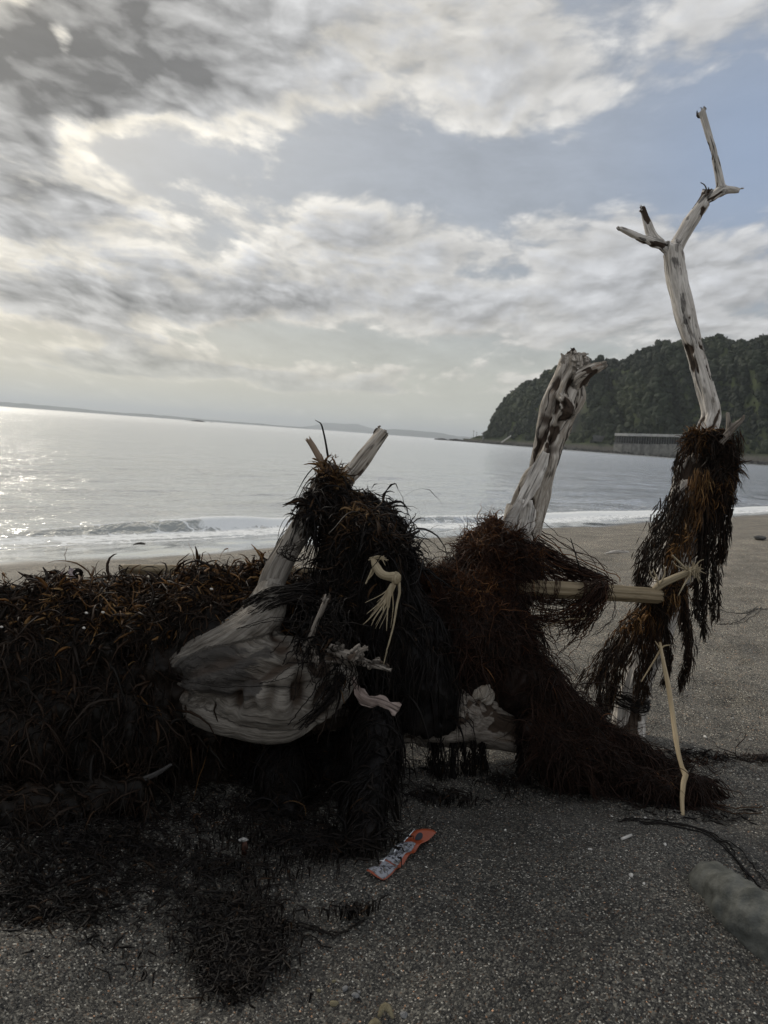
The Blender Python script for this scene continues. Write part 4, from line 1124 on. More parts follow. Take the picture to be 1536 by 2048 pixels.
def core_mesh(lines, voxel, amp, seed, smooth=2, flat=None):
    V, F, N, cent = fuse(lines, voxel, smooth)
    d = amp * (fbm(V * 14, 4, 0.6, seed=seed) + 0.9 * vnoise(V * 7, seed + 3)) + amp * 0.5 * fbm(V * [60, 60, 18], 3, 0.6, seed=seed + 5)
    V = V + N * d[:, None]
    V[:, 2] = np.maximum(V[:, 2], beach_z(V[:, 0], V[:, 1], False) - 0.02)
    return V, F


def to_bvh(V, F): return BVHTree.FromPolygons([tuple(v) for v in V], [tuple(f) for f in F])


class Heap:
    def __init__(s, core, seed):
        s.rng = np.random.default_rng(seed); s.V, s.F = core; s.b = to_bvh(s.V, s.F)
        s.parts = [(s.V, s.F, np.clip(0.03 + 0.10 * fbm(s.V * 25, 3, seed=seed), 0, 0.2))]

    def add(s, C, Rw, Rt, tint, S=4):
        V, F, t = strands_mesh(C, Rw, Rt, tint, S, s.rng); s.parts.append((V, tris(F), t))

    def blades(s, n, L, w, tint, keep=None, K=6, grav=0.3, jit=0.35, lift=0.35, start=None, thick=0.16, off=(0.001, 0.010), curl=0.15, S=4, a=0.45, b=0.2):
        P, N = sample(s.V, s.F, n, s.rng, keep or facing()); l = L[0] + (L[1] * 1.25 - L[0]) * s.rng.random(n) ** 1.7
        C = grow(P, N, K, l, s.rng, s.b, grav, jit, curl, lift, start, off)
        ww = w[0] * 0.75 + (w[1] * 1.35 - w[0] * 0.75) * s.rng.random(n) ** 2.0; R = taper(n, K, ww, s.rng, a, b)
        t = tint(P, N, s.rng) if callable(tint) else np.clip(s.rng.normal(tint[0], tint[1], n), 0, 1)
        t = np.clip(t * (1 + 0.55 * fbm(P * 16, 3, seed=17)), 0, 1)
        s.add(C, R, R * thick, t, S)

    def done(s, name, mat, label, cat='seaweed', kind='stuff', c=None):
        V = np.vstack([p[0] for p in s.parts]); o = 0; Fs = []
        for p in s.parts: Fs.append(p[1] + o); o += len(p[0])
        me = mesh_np(name, V, np.vstack(Fs), {'tint': np.concatenate([p[2] for p in s.parts])})
        return single(name, me, mat, label, cat, kind=kind, c=c)


def topness(mid, nn): return np.clip(nn[:, 2], 0, 1)


def build_left_heap():
    rows = [(-330, 1385, 1.70, 190), (-100, 1375, 1.73, 172), (0, 1368, 1.75, 160), (60, 1362, 1.755, 172), (110, 1350, 1.76, 184), (165, 1345, 1.77, 166), (250, 1335, 1.79, 176), (330, 1328, 1.80, 164), (400, 1318, 1.82, 174), (460, 1312, 1.83, 158), (520, 1306, 1.84, 162), (620, 1300, 1.86, 130)]
    front = [(-330, 1500, 1.58, 150), (-60, 1490, 1.60, 140), (130, 1480, 1.63, 125), (250, 1450, 1.66, 110), (310, 1440, 1.70, 80)]
    toe = [(-330, 1680, 1.40, 95), (-80, 1665, 1.41, 82), (70, 1630, 1.44, 62), (190, 1595, 1.49, 40), (280, 1580, 1.53, 22)]
    toe2 = [(-260, 1790, 1.27, 60), (-60, 1770, 1.28, 48), (80, 1745, 1.31, 30), (160, 1725, 1.33, 14)]
    under = [(230, 1500, 1.80, 70), (420, 1530, 1.82, 75), (580, 1540, 1.85, 70), (700, 1530, 1.88, 60)]
    h = Heap(core_mesh([pxline(rows), pxline(front), pxline(toe), pxline(toe2), pxline(under), pxline([(95, 1210, 1.72, 44), (135, 1195, 1.72, 36)]), pxline([(245, 1190, 1.74, 34), (300, 1178, 1.75, 26)]), pxline([(400, 1170, 1.78, 30), (470, 1165, 1.78, 22)]), pxline([(20, 1225, 1.70, 36), (-40, 1215, 1.69, 40)])], 0.011, 0.021, 5), 21)

    def zone(mid, nn):
        d = (mid - CAM) @ F_; px = CX + FPX * ((mid - CAM) @ R_) / d; py = CY - FPX * ((mid - CAM) @ U_) / d
        burl = ((px - 520) / 215) ** 2 + ((py - 1350) / 135) ** 2 < 1
        return (facing()(mid, nn)) * np.where(burl & (d < 1.75), 0.1, 1) * np.where(px < -250, 0.2, 1)

    def top(mid, nn): return zone(mid, nn) * (0.03 + ss(mid[:, 2], 0.29, 0.40) + 0.25 * ss(mid[:, 2], 0.2, 0.32))

    def tt(P, N, rng):
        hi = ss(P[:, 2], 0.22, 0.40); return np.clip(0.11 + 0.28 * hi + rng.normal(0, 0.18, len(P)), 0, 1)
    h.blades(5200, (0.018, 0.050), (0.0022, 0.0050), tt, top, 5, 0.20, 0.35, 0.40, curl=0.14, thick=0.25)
    h.blades(2600, (0.02, 0.05), (0.0018, 0.0042), (0.15, 0.12), zone, 5, 0.5, 0.4, 0.3, curl=0.14, thick=0.25)
    h.blades(1300, (0.05, 0.12), (0.0011, 0.0024), tt, top, 9, 0.3, 0.6, 0.3, curl=0.35)
    h.blades(7500, (0.05, 0.13), (0.0012, 0.0030), (0.17, 0.11), zone, 7, 0.50, 0.45, 0.15, curl=0.15)
    h.blades(120, (0.022, 0.042), (0.0026, 0.0044), (0.88, 0.09), lambda m, nn: zone(m, nn) * (0.08 + ss(m[:, 2], 0.22, 0.36)), 6, 0.2, 0.3, 0.5, thick=0.3)
    h.blades(300, (0.025, 0.06), (0.0018, 0.0040), (0.55, 0.16), lambda m, nn: topness(m, nn) * ss(m[:, 2], 0.30, 0.36), 7, 0.08, 0.6, 1.2, curl=0.35)
    h.done('seaweed_heap', WEED, 'brown seaweed heap with amber blades burying the left half of the driftwood log')


def build_peak():
    tent = [(656, 928, 1.90, 13), (668, 965, 1.88, 27), (688, 1010, 1.87, 44), (706, 1070, 1.85, 66), (718, 1130, 1.83, 92), (722, 1200, 1.82, 112), (780, 1290, 1.83, 112), (820, 1370, 1.84, 110), (800, 1450, 1.83, 85)]
    right = [(712, 985, 1.93, 25), (745, 1045, 1.94, 38), (772, 1110, 1.94, 44), (800, 1180, 1.93, 48), (850, 1280, 1.92, 75), (870, 1370, 1.92, 80)]
    rib = [(690, 990, 1.83, 14), (720, 1040, 1.78, 17), (752, 1090, 1.74, 18), (772, 1130, 1.72, 18)]
    hang = [(760, 1420, 1.74, 50), (748, 1500, 1.66, 46), (740, 1570, 1.58, 36), (735, 1640, 1.53, 32), (715, 1705, 1.47, 30)]
    hang2 = [(560, 1520, 1.74, 50), (560, 1590, 1.66, 34), (600, 1650, 1.58, 18)]
    low = [(560, 1545, 1.84, 75), (700, 1520, 1.83, 72), (770, 1470, 1.84, 52)]
    wrap = [(600, 1068, 1.785, 17), (618, 1035, 1.80, 23), (636, 1000, 1.83, 25), (652, 955, 1.865, 22)]
    h = Heap(core_mesh([pxline(r) for r in (tent, right, rib, hang, hang2, low, wrap)], 0.0095, 0.012, 8), 22)

    def clear(m, nn):
        rel = m - CAM; d = rel @ F_; px = CX + FPX * (rel @ R_) / d; py = CY - FPX * (rel @ U_) / d
        return facing()(m, nn) * np.where((px + (py - 1060) * 0.5 < 628) & (py > 1050) & (py < 1330), 0.05, 1.0)

    def upper(m, nn): return clear(m, nn) * (0.05 + ss(m[:, 2], 0.42, 0.62))
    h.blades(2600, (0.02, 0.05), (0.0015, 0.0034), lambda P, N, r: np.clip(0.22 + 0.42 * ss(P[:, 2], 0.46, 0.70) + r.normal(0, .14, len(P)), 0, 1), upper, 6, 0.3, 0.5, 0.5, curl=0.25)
    h.blades(5600, (0.06, 0.16), (0.0011, 0.0030), (0.16, 0.10), clear, 9, 0.60, 0.22, 0.06, curl=0.06, off=(0.0, 0.008))
    h.blades(900, (0.04, 0.10), (0.0012, 0.0026), (0.34, 0.12), lambda m, nn: facing()(m, nn) * (0.2 + ss(m[:, 2], 0.35, 0.6)), 8, 0.35, 0.4, 0.3, curl=0.25)
    h.blades(130, (0.02, 0.05), (0.003, 0.0055), (0.80, 0.12), lambda m, nn: ss(m[:, 2], 0.66, 0.71) * 1.0, 6, -0.05, 0.45, 1.0)

    def redge(m, nn):
        d = (m - CAM) @ F_; px = CX + FPX * ((m - CAM) @ R_) / d; py = CY - FPX * ((m - CAM) @ U_) / d
        return ss(nn @ R_, 0.3, 0.8) * ss(py, 960, 990) * ss(py, 1190, 1130) * ss(px, 715, 735)
    h.blades(170, (0.05, 0.15), (0.0013, 0.0028), (0.12, 0.08), redge, 10, 0.24, 0.6, 1.6, start=((0.8, 0, 0.25), 0.5), curl=0.2)
    # amber rib running down the front of the tent
    h.done('seaweed_drape', WEEDK, 'black seaweed draped like a tent over the crossed broken limbs', c=W(740, 1690, 1.5))


def build_middle():
    body = [(860, 1300, 1.92, 110), (930, 1260, 1.96, 118), (985, 1240, 2.00, 100), (1010, 1215, 2.02, 70)]
    body2 = [(850, 1240, 1.95, 90), (900, 1215, 1.98, 78), (960, 1195, 2.01, 78)]
    hump = [(955, 1190, 2.0, 60), (975, 1120, 2.01, 54), (982, 1092, 2.02, 46), (1010, 1105, 2.02, 45), (1040, 1150, 2.02, 34)]
    lowb = [(830, 1390, 1.88, 66), (920, 1340, 1.92, 58), (1000, 1330, 1.95, 62)]
    tail = [(985, 1320, 1.96, 66), (1050, 1370, 1.93, 62), (1110, 1425, 1.92, 46), (1180, 1475, 1.92, 40), (1250, 1505, 1.94, 32), (1330, 1532, 1.98, 17), (1420, 1530, 2.02, 9), (1560, 1518, 2.1, 6), (1660, 1526, 2.1, 5)]
    tail2 = [(1130, 1455, 1.88, 34), (1210, 1525, 1.84, 26), (1290, 1572, 1.80, 18), (1345, 1584, 1.79, 16), (1400, 1570, 1.83, 9), (1440, 1562, 1.85, 5)]
    tail3 = [(1060, 1440, 1.86, 32), (1110, 1500, 1.82, 36), (1170, 1545, 1.79, 22)]
    h = Heap(core_mesh([pxline(r) for r in (body, body2, hump, lowb, tail, tail2, tail3)], 0.0095, 0.013, 11), 23)

    def upper(m, nn): return facing()(m, nn) * (0.06 + ss(m[:, 2], 0.34, 0.48))
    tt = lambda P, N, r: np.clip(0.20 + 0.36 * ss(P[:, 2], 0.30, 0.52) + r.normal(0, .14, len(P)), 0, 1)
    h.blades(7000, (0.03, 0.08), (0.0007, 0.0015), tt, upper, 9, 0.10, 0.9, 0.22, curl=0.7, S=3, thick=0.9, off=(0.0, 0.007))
    h.blades(6200, (0.05, 0.13), (0.0007, 0.0016), (0.17, 0.10), None, 9, 0.40, 0.6, 0.12, curl=0.35, S=3, thick=0.9, off=(0.0, 0.007))

    def tailz(m, nn):
        d = (m - CAM) @ F_; px = CX + FPX * ((m - CAM) @ R_) / d; return facing()(m, nn) * ss(px, 1010, 1080)
    h.blades(4200, (0.05, 0.14), (0.0008, 0.0018), (0.16, 0.10), tailz, 9, 0.30, 0.35, 0.10, start=((0.85, 0.0, -0.5), 0.35), curl=0.1, S=3, thick=0.9)
    h.blades(130, (0.04, 0.09), (0.0008, 0.0016), (0.55, 0.15), lambda m, nn: topness(m, nn) * ss(m[:, 2], 0.36, 0.42), 9, 0.0, 0.7, 1.5, curl=0.4, S=3, thick=0.9)
    h.blades(40, (0.03, 0.05), (0.0016, 0.0026), (0.9, 0.08), None, 6, 0.4, 0.3, 0.5, thick=0.4)
    h.done('seaweed_tangle', WEEDR, 'reddish brown root-like seaweed tangle over the middle of the log with a tail on the sand', c=W(1000, 1530, 1.95))


def build_pole_net():
    """loose net of strands tied round the right pole"""
    rng = np.random.default_rng(31); L = []; T = []
    def bunch(rows, n, spread, jit, w, tint, K=16):
        c = crom(pxline(rows), K)
        C = c[None, :, :3] + (rng.normal(size=(n, 1, 3)) * c[None, :, 3:4] * spread) + np.cumsum(rng.normal(size=(n, K, 3)), 1) * jit
        # start and end at different places along the bunch
        return C, rng.uniform(*w, n), np.clip(rng.normal(tint[0], tint[1], n), 0, 1)
    sets = [bunch([(1035, 1078, 2.05, 20), (1080, 1108, 2.05, 22), (1130, 1138, 2.04, 19), (1185, 1160, 2.02, 14), (1212, 1172, 2.0, 6)], 120, 0.8, 0.0034, (0.0007, 0.0017), (0.34, 0.15)),
            bunch([(1208, 1168, 1.93, 6), (1198, 1192, 1.93, 15), (1172, 1222, 1.94, 20), (1160, 1250, 1.95, 11)], 80, 0.85, 0.003, (0.0008, 0.0018), (0.28, 0.12)),
            bunch([(1055, 1190, 1.99, 9), (1085, 1208, 1.99, 10), (1130, 1212, 1.98, 10), (1185, 1202, 1.95, 10)], 30, 1.0, 0.0026, (0.0007, 0.0015), (0.30, 0.14)),
            bunch([(1060, 1235, 1.95, 8), (1100, 1237, 1.94, 6), (1140, 1236, 1.94, 9), (1165, 1225, 1.93, 10)], 34, 0.8, 0.002, (0.0007, 0.0014), (0.36, 0.16)),
            bunch([(1060, 1080, 2.05, 10), (1066, 1110, 2.05, 14), (1074, 1150, 2.0, 12), (1080, 1200, 1.94, 12)], 22, 0.9, 0.003, (0.0006, 0.0014), (0.28, 0.12)),
            bunch([(1098, 1195, 1.94, 8), (1100, 1215, 1.93, 10), (1105, 1250, 1.93, 12)], 16, 0.9, 0.003, (0.0006, 0.0012), (0.3, 0.12)),
            bunch([(1165, 1235, 1.94, 8), (1145, 1262, 1.94, 14), (1118, 1280, 1.95, 14)], 22, 0.9, 0.003, (0.0006, 0.0012), (0.42, 0.16)),
            bunch([(1060, 1280, 1.92, 4), (1085, 1295, 1.93, 10), (1120, 1330, 1.94, 12), (1150, 1370, 1.95, 10)], 14, 0.8, 0.003, (0.0006, 0.0012), (0.36, 0.14))]
    Vs, Fs, Ts, o = [], [], [], 0
    for C, w, t in sets:
        R = np.broadcast_to(w[:, None], C.shape[:2]); V, F, tt = strands_mesh(C, R, R * 0.9, t, 3, rng); Vs.append(V); Fs.append(tris(F) + o); Ts.append(tt); o += len(V)
    # ties looping round the pole
    for px in (1078, 1108, 1112, 1165, 1185, 1196, 1200):
        c = W(px, 1176 + (px - 1060) * 0.07, 1.96); th = np.linspace(0, 2 * math.pi, 14); r = 19 * 1.95 / FPX
        for q in range(3 if px < 1150 else 8):
            C = c + np.stack([0.006 * np.sin(th + q) + rng.normal(0, .006) + 0 * th, r * np.cos(th) * 1.1, r * np.sin(th) * 1.15 + 0 * th], -1) + rng.normal(size=(14, 3)) * 0.001
            V, F, tt = strands_mesh(C[None], np.full((1, 14), 0.0012), np.full((1, 14), 0.001), np.array([0.3]), 3, rng); Vs.append(V); Fs.append(tris(F) + o); Ts.append(tt); o += len(V)
    me = mesh_np('n', np.vstack(Vs), np.vstack(Fs), {'tint': np.concatenate(Ts)})
    single('seaweed_net', me, WEEDR, 'loose see-through net of thin dark seaweed strands wound round the ribbed dry cane', 'seaweed', kind='stuff')


def feather(rows, n, L, w, tint, rng, spread=0.9, K=5, stem=None, amb=0.0, down=0.55):
    """hanging frond: a few stems with many short leaflets pointing down"""
    c = crom(pxline(rows), 40); T = unit(np.gradient(c[:, :3], axis=0)); Vs, Fs, Ts, o = [], [], [], 0
    ns = 5
    C = np.repeat(c[None, :, :3], ns, 0) + rng.normal(size=(ns, 1, 3)) * c[None, :, 3:4] * 0.45 + np.cumsum(rng.normal(size=(ns, 40, 3)), 1) * 0.0005
    R = np.broadcast_to(np.linspace(0.0019, 0.0009, 40)[None], (ns, 40)); V, F, t = strands_mesh(C, R, R, np.clip(rng.normal(tint, 0.1, ns), 0, 1), 4, rng)
    Vs.append(V); Fs.append(tris(F)); Ts.append(t); o = len(V)
    u = rng.random(n); i = (u * 38.99).astype(int); P = C[rng.integers(0, ns, n), i] + rng.normal(size=(n, 3)) * c[i, 3:4] * spread * 0.33
    d = unit(T[i] * 0.85 + rng.normal(size=(n, 3)) * 0.22 + 0.30 * vfield(P, 30, 5) + np.array([0, 0, -down]))
    l = rng.uniform(*L, n) * (1 - 0.35 * u); CC = np.zeros((n, K, 3)); CC[:, 0] = P
    for k in range(1, K):
        d = unit(d + np.array([0, 0, -0.15]) + rng.normal(size=(n, 3)) * 0.16); CC[:, k] = CC[:, k - 1] + d * (l / (K - 1))[:, None]
    ww = rng.uniform(*w, n); R = taper(n, K, ww, rng, 0.5, 0.12)
    tt = np.clip(rng.normal(tint, 0.12, n) + amb * ss(u, 0.55, 0.0) * rng.random(n), 0, 1)
    V, F, t = strands_mesh(CC, R, R * 0.3, tt, 4, rng); Vs.append(V); Fs.append(tris(F) + o); Ts.append(t)
    return np.vstack(Vs), np.vstack(Fs), np.concatenate(Ts)


def build_fronds():
    rng = np.random.default_rng(41)
    fr = [  # rows, n, tint, amber, label
        ([(1392, 870, 2.20, 9), (1362, 912, 2.19, 10), (1354, 955, 2.18, 7), (1348, 1006, 2.18, 4)], 170, .30, .4, 'thin seaweed frond hanging down the left edge of the pale upright branch'),
        ([(1376, 1000, 2.17, 20), (1350, 1035, 2.16, 30), (1318, 1085, 2.15, 30), (1292, 1135, 2.15, 24), (1278, 1172, 2.15, 12)], 800, .22, .15, 'thick dark feathery frond sweeping down left from the upright branch to the cane'),
        ([(1398, 940, 2.18, 14), (1384, 1010, 2.16, 18), (1364, 1075, 2.14, 20), (1346, 1130, 2.13, 20), (1330, 1190, 2.13, 18)], 560, .50, .35, 'amber brown frond lying along the front of the upright branch above the cane end'),
        ([(1404, 1000, 2.18, 8), (1399, 1090, 2.17, 9), (1391, 1165, 2.17, 8), (1392, 1236, 2.17, 4)], 260, .16, .2, 'narrow black frond hanging just right of the dry root head'),
        ([(1412, 1000, 2.19, 10), (1409, 1120, 2.18, 9), (1406, 1205, 2.18, 7), (1407, 1274, 2.18, 2)], 300, .16, .2, 'longest narrow black frond ending in a thin point below the others'),
        ([(1434, 990, 2.20, 16), (1429, 1080, 2.20, 13), (1427, 1170, 2.20, 9), (1430, 1236, 2.20, 4)], 420, .18, .2, 'long dark frond hanging free on the right with a forked tip'),
        ([(1446, 905, 2.20, 20), (1454, 970, 2.21, 17), (1455, 1030, 2.21, 14), (1443, 1120, 2.21, 7)], 520, .19, .25, 'bushy dark frond hanging outermost on the right side of the branch'),
        ([(1462, 870, 2.21, 12), (1468, 930, 2.22, 10), (1459, 975, 2.22, 8), (1456, 1020, 2.22, 4)], 240, .24, .3, 'short frond hanging at the far right below the splintered twigs'),
        ([(1420, 940, 2.18, 18), (1424, 1000, 2.18, 20), (1420, 1060, 2.19, 16), (1415, 1110, 2.19, 10)], 480, .18, .2, 'dense black frond in the middle of the hanging bunch on the branch'),
        ([(1364, 1180, 2.12, 12), (1371, 1250, 2.11, 14), (1377, 1315, 2.11, 12), (1362, 1372, 2.11, 5)], 430, .26, .2, 'brown frond hanging below the dry root head with its tip curved left'),
        ([(1300, 1205, 2.10, 12), (1262, 1245, 2.09, 13), (1228, 1290, 2.08, 14), (1200, 1330, 2.07, 16), (1172, 1368, 2.07, 13)], 420, .38, .5, 'rusty orange frond reaching lowest left from the cane end'),
        ([(1232, 1285, 2.07, 10), (1212, 1335, 2.06, 13), (1204, 1380, 2.05, 12), (1208, 1430, 2.04, 8)], 260, .20, .2, 'dark tip frond dangling over the seaweed tail on the sand'),
        ([(1302, 1210, 2.11, 16), (1272, 1275, 2.11, 17), (1242, 1330, 2.11, 16), (1226, 1380, 2.11, 12), (1218, 1415, 2.11, 8)], 560, .34, .35, 'brown frond draped down the left of the lower trunk beneath the cane'),
        ([(1316, 1215, 2.12, 16), (1298, 1285, 2.12, 16), (1284, 1345, 2.12, 13), (1280, 1385, 2.12, 8)], 520, .30, .3, 'brown frond lying on the front of the lower trunk beneath the cane'),
        ([(1322, 1230, 2.13, 8), (1334, 1275, 2.13, 10), (1338, 1320, 2.13, 8), (1331, 1365, 2.13, 4)], 210, .22, .2, 'small dark frond hanging beside the top of the thin straw reed')]
    for rows, n, t, amb, lab in fr:
        V, F, tt = feather(rows, int(n * 1.35), (0.02, 0.06), (0.0009, 0.0027), t, rng, amb=amb)
        me = mesh_np('frond', V, F, {'tint': tt}); single('seaweed_frond', me, WEED, lab, 'seaweed frond', 'fronds hanging from the upright branch', c=W(*rows[0][:3]))
    for rows, n, lab in [([(868, 1470, 1.86, 14), (874, 1520, 1.85, 16), (882, 1562, 1.84, 10)], 240, 'short black frond hanging under the log beside the sunlit gap'),
                         ([(905, 1480, 1.87, 8), (908, 1530, 1.86, 9), (905, 1575, 1.86, 5)], 150, 'thin black frond hanging under the middle of the log'),
                         ([(938, 1480, 1.88, 14), (944, 1540, 1.87, 18), (950, 1592, 1.86, 14)], 300, 'broad black frond hanging under the log down to the sand'),
                         ([(965, 1480, 1.9, 8), (966, 1530, 1.9, 8), (970, 1560, 1.9, 4)], 120, 'rust tinged frond hanging under the log next to its right foot'),
                         ([(1045, 1400, 1.88, 9), (1042, 1470, 1.86, 12), (1044, 1540, 1.85, 12), (1060, 1590, 1.82, 6)], 260, 'black frond hanging in front of the pale right foot of the log')]:
        V, F, tt = feather(rows, int(n * 1.5), (0.02, 0.05), (0.0009, 0.002), 0.15, rng, down=0.8)
        me = mesh_np('frond', V, F, {'tint': tt}); single('seaweed_frond', me, WEEDK, lab, 'seaweed frond', 'fronds hanging under the log', c=W(*rows[0][:3]))
    # clump on top of the branch and at the cane end
    top = Heap(core_mesh([pxline([(1396, 876, 2.22, 9), (1425, 876, 2.20, 15), (1450, 884, 2.20, 15)]), pxline([(1448, 892, 2.20, 18), (1444, 940, 2.20, 18), (1432, 985, 2.19, 15), (1400, 1015, 2.18, 11)]), pxline([(1402, 880, 2.21, 12), (1380, 880, 2.2, 9)])], 0.006, 0.006, 14, 1), 51)
    top.blades(1300, (0.02, 0.045), (0.0012, 0.0026), (0.46, 0.16), None, 6, 0.3, 0.5, 0.6, curl=0.2)
    top.blades(800, (0.03, 0.08), (0.001, 0.0022), (0.24, 0.12), None, 7, 0.7, 0.3, 0.12)
    top.blades(260, (0.015, 0.03), (0.0014, 0.003), (0.62, 0.12), lambda m, nn: topness(m, nn) * ss(m[:, 2], 0.80, 0.84), 5, -0.05, 0.5, 1.2)
    top.done('seaweed_clump', WEED, 'rusty seaweed clump caught on the broken side twigs of the upright branch')
    knot = Heap(core_mesh([pxline([(1292, 1205, 2.12, 12), (1318, 1198, 2.11, 20), (1345, 1185, 2.11, 20), (1362, 1175, 2.12, 13)]), pxline([(1300, 1190, 2.12, 8), (1280, 1172, 2.13, 6)])], 0.006, 0.006, 17, 1), 52)
    knot.blades(900, (0.02, 0.06), (0.001, 0.0022), (0.34, 0.16), None, 7, 0.45, 0.45, 0.4, curl=0.2)
    knot.done('seaweed_knot', WEED, 'brown knot of seaweed tying the cane end to the upright branch')
    band = []
    for q in range(30):
        th = np.linspace(0, 2 * math.pi, 18); c = W(1258 + rng.normal(0, 2), 1395 + rng.normal(0, 5) , 2.2); r = 35.5 * 2.2 / FPX
        C = c + np.stack([r * np.cos(th) * 1.08, r * np.sin(th) * 1.08, 0.012 * np.cos(th + 2.8) + 0.004 * rng.normal(size=18) + rng.normal(0, 0.012)], -1); band.append(C)
    C = np.array(band); R = np.full(C.shape[:2], 0.0014); V, F, t = strands_mesh(C, R, R, np.clip(rng.normal(.2, .1, 30), 0, 1), 3, rng)
    single('seaweed_band', mesh_np('b', V, tris(F), {'tint': t}), WEEDK, 'dark ring of seaweed wrapped round the foot of the upright branch', 'seaweed', kind='stuff')
    # amber blades scattered on the branch fronds
    P = np.array([W(*r) for r in [(1352, 1090, 2.1), (1346, 1112, 2.1), (1350, 1100, 2.1), (1366, 1070, 2.1), (1290, 1228, 2.06), (1262, 1250, 2.06), (1256, 1256, 2.06), (1270, 1240, 2.06)]])
    P = np.repeat(P, 7, 0) + rng.normal(size=(56, 3)) * 0.008; C = grow(P, unit(rng.normal(size=(56, 3))), 5, rng.uniform(0.015, 0.03, 56), rng, None, 0.3, 0.5, floor=False)
    R = taper(56, 5, rng.uniform(0.002, 0.004, 56), rng); V, F, t = strands_mesh(C, R, R * 0.3, np.clip(rng.normal(.74, .08, 56), 0, 1), 4, rng)
    single('amber_blades', mesh_np('b', V, tris(F), {'tint': t}), WEED, 'small orange amber seaweed blades caught among the fronds near the cane end', 'seaweed', kind='stuff')


def build_strings():
    rng = np.random.default_rng(55); Vs, Fs, Ts, o = [], [], [], 0
    def line(rows, n, sp, w, jit=0.0012, tint=.16):
        nonlocal o
        c = crom(pxline(rows), 22)
        C = c[None, :, :3] + rng.normal(size=(n, 1, 3)) * sp + np.cumsum(rng.normal(size=(n, 22, 3)), 1) * jit
        R = np.full((n, 22), w) * rng.uniform(.6, 1.2, (n, 1)); V, F, t = strands_mesh(C, R, R * .7, np.clip(rng.normal(tint, .08, n), 0, 1), 4, rng); Vs.append(V); Fs.append(tris(F) + o); Ts.append(t); o += len(V)
    line([(470, 1258, 1.58, 1), (520, 1247, 1.575, 1), (560, 1244, 1.58, 1), (640, 1252, 1.58, 1)], 3, .002, .0013); line([(330, 1330, 1.62, 1), (352, 1348, 1.60, 1), (378, 1366, 1.58, 1)], 2, .0015, .0013)
    line([(378, 1366, 1.58, 1), (450, 1371, 1.545, 1), (540, 1369, 1.53, 1), (600, 1371, 1.54, 1)], 1, .001, .0010); line([(520, 1368, 1.53, 1), (550, 1362, 1.52, 1), (590, 1344, 1.53, 1)], 2, .001, .001)
    line([(490, 1215, 1.66, 1), (520, 1196, 1.64, 1), (560, 1185, 1.65, 1), (620, 1180, 1.68, 1), (680, 1195, 1.7, 1)], 40, .006, .0013); line([(505, 1230, 1.62, 1), (550, 1205, 1.62, 1), (600, 1196, 1.64, 1), (650, 1215, 1.64, 1)], 26, .006, .0012)
    for k in range(60):
        x = rng.uniform(590, 700); y = rng.uniform(1190, 1280); line([(x, y, 1.585, 1), (x + rng.normal(0, 14), y + 40, 1.565, 1), (x + rng.normal(0, 22), y + rng.uniform(50, 120), 1.56, 1)], 1, .003, .0014, .0016, .2)
    for k in range(26):
        x = rng.uniform(610, 760); line([(x, 1300 + (x - 600) * .18, 1.505, 1), (x + rng.normal(0, 8), 1340, 1.515, 1), (x + rng.normal(0, 14), 1380, 1.53, 1)], 1, .003, .0012, .0014, .16)
    line([(575, 1085, 1.70, 1), (565, 1110, 1.69, 1), (590, 1120, 1.70, 1), (606, 1110, 1.72, 1)], 7, .005, .0014, tint=.3); line([(560, 1105, 1.70, 1), (590, 1098, 1.70, 1), (612, 1080, 1.72, 1)], 7, .005, .0014, tint=.3)
    line([(600, 1450, 1.55, 1), (640, 1410, 1.55, 1), (672, 1365, 1.56, 1)], 14, .006, .0013)
    single('seaweed_strings', mesh_np('s', np.vstack(Vs), np.vstack(Fs), {'tint': np.concatenate(Ts)}), WEEDK, 'thin black seaweed strings crossing the pale root end and broken side branch', 'seaweed', kind='stuff')
    h = Heap(core_mesh([pxline([(612, 1240, 1.66, 16), (650, 1235, 1.67, 26), (690, 1215, 1.72, 26)]), pxline([(580, 1195, 1.70, 12), (640, 1190, 1.71, 22), (700, 1190, 1.74, 30)]), pxline([(640, 1270, 1.64, 14), (668, 1262, 1.66, 18)]), pxline([(606, 1262, 1.60, 10), (640, 1284, 1.585, 15), (676, 1290, 1.58, 14)]), pxline([(690, 1345, 1.60, 10), (660, 1395, 1.595, 9), (630, 1432, 1.60, 5)])], 0.006, 0.007, 61, 1), 66)
    h.blades(900, (0.02, 0.06), (0.0012, 0.003), (0.24, 0.15), None, 6, 0.3, 0.5, 0.5, curl=0.2); h.blades(60, (0.02, 0.04), (0.002, 0.0036), (0.75, 0.1), None, 6, 0.3, 0.4, 0.6)
    h.done('seaweed_wad', WEEDK, 'dark wad of seaweed stuffed between the root end and the broken side branch')


build_strings()
build_left_heap(); build_peak(); build_middle(); build_pole_net(); build_fronds()


# ------------------------------------------------------------------ canes, reeds and roots
def mat_cane(name, a=(0.34, 0.27, 0.155), b=(0.46, 0.38, 0.24)):
    m, n = material(name); g = n.attr('g', 'Vector'); x, y, z = n.xyz(g)
    f = n.noise(n.comb(x, y, n.mul(z, 0.03)), 300, 4, 0.6); f2 = n.noise(n.comb(x, y, n.mul(z, 0.2)), 60, 4, 0.6)
    col = n.mix(n.smooth(f, 0.35, 0.65), a, b); col = n.mix(n.mul(n.smooth(f2, 0.52, 0.7), 0.5), col, tuple(c * 0.45 for c in a))
    n.out(n.bsdf(col, 0.6, 0.3, n.bump(n.mul(f, 0.0012), 0.8, 1.0))); return m


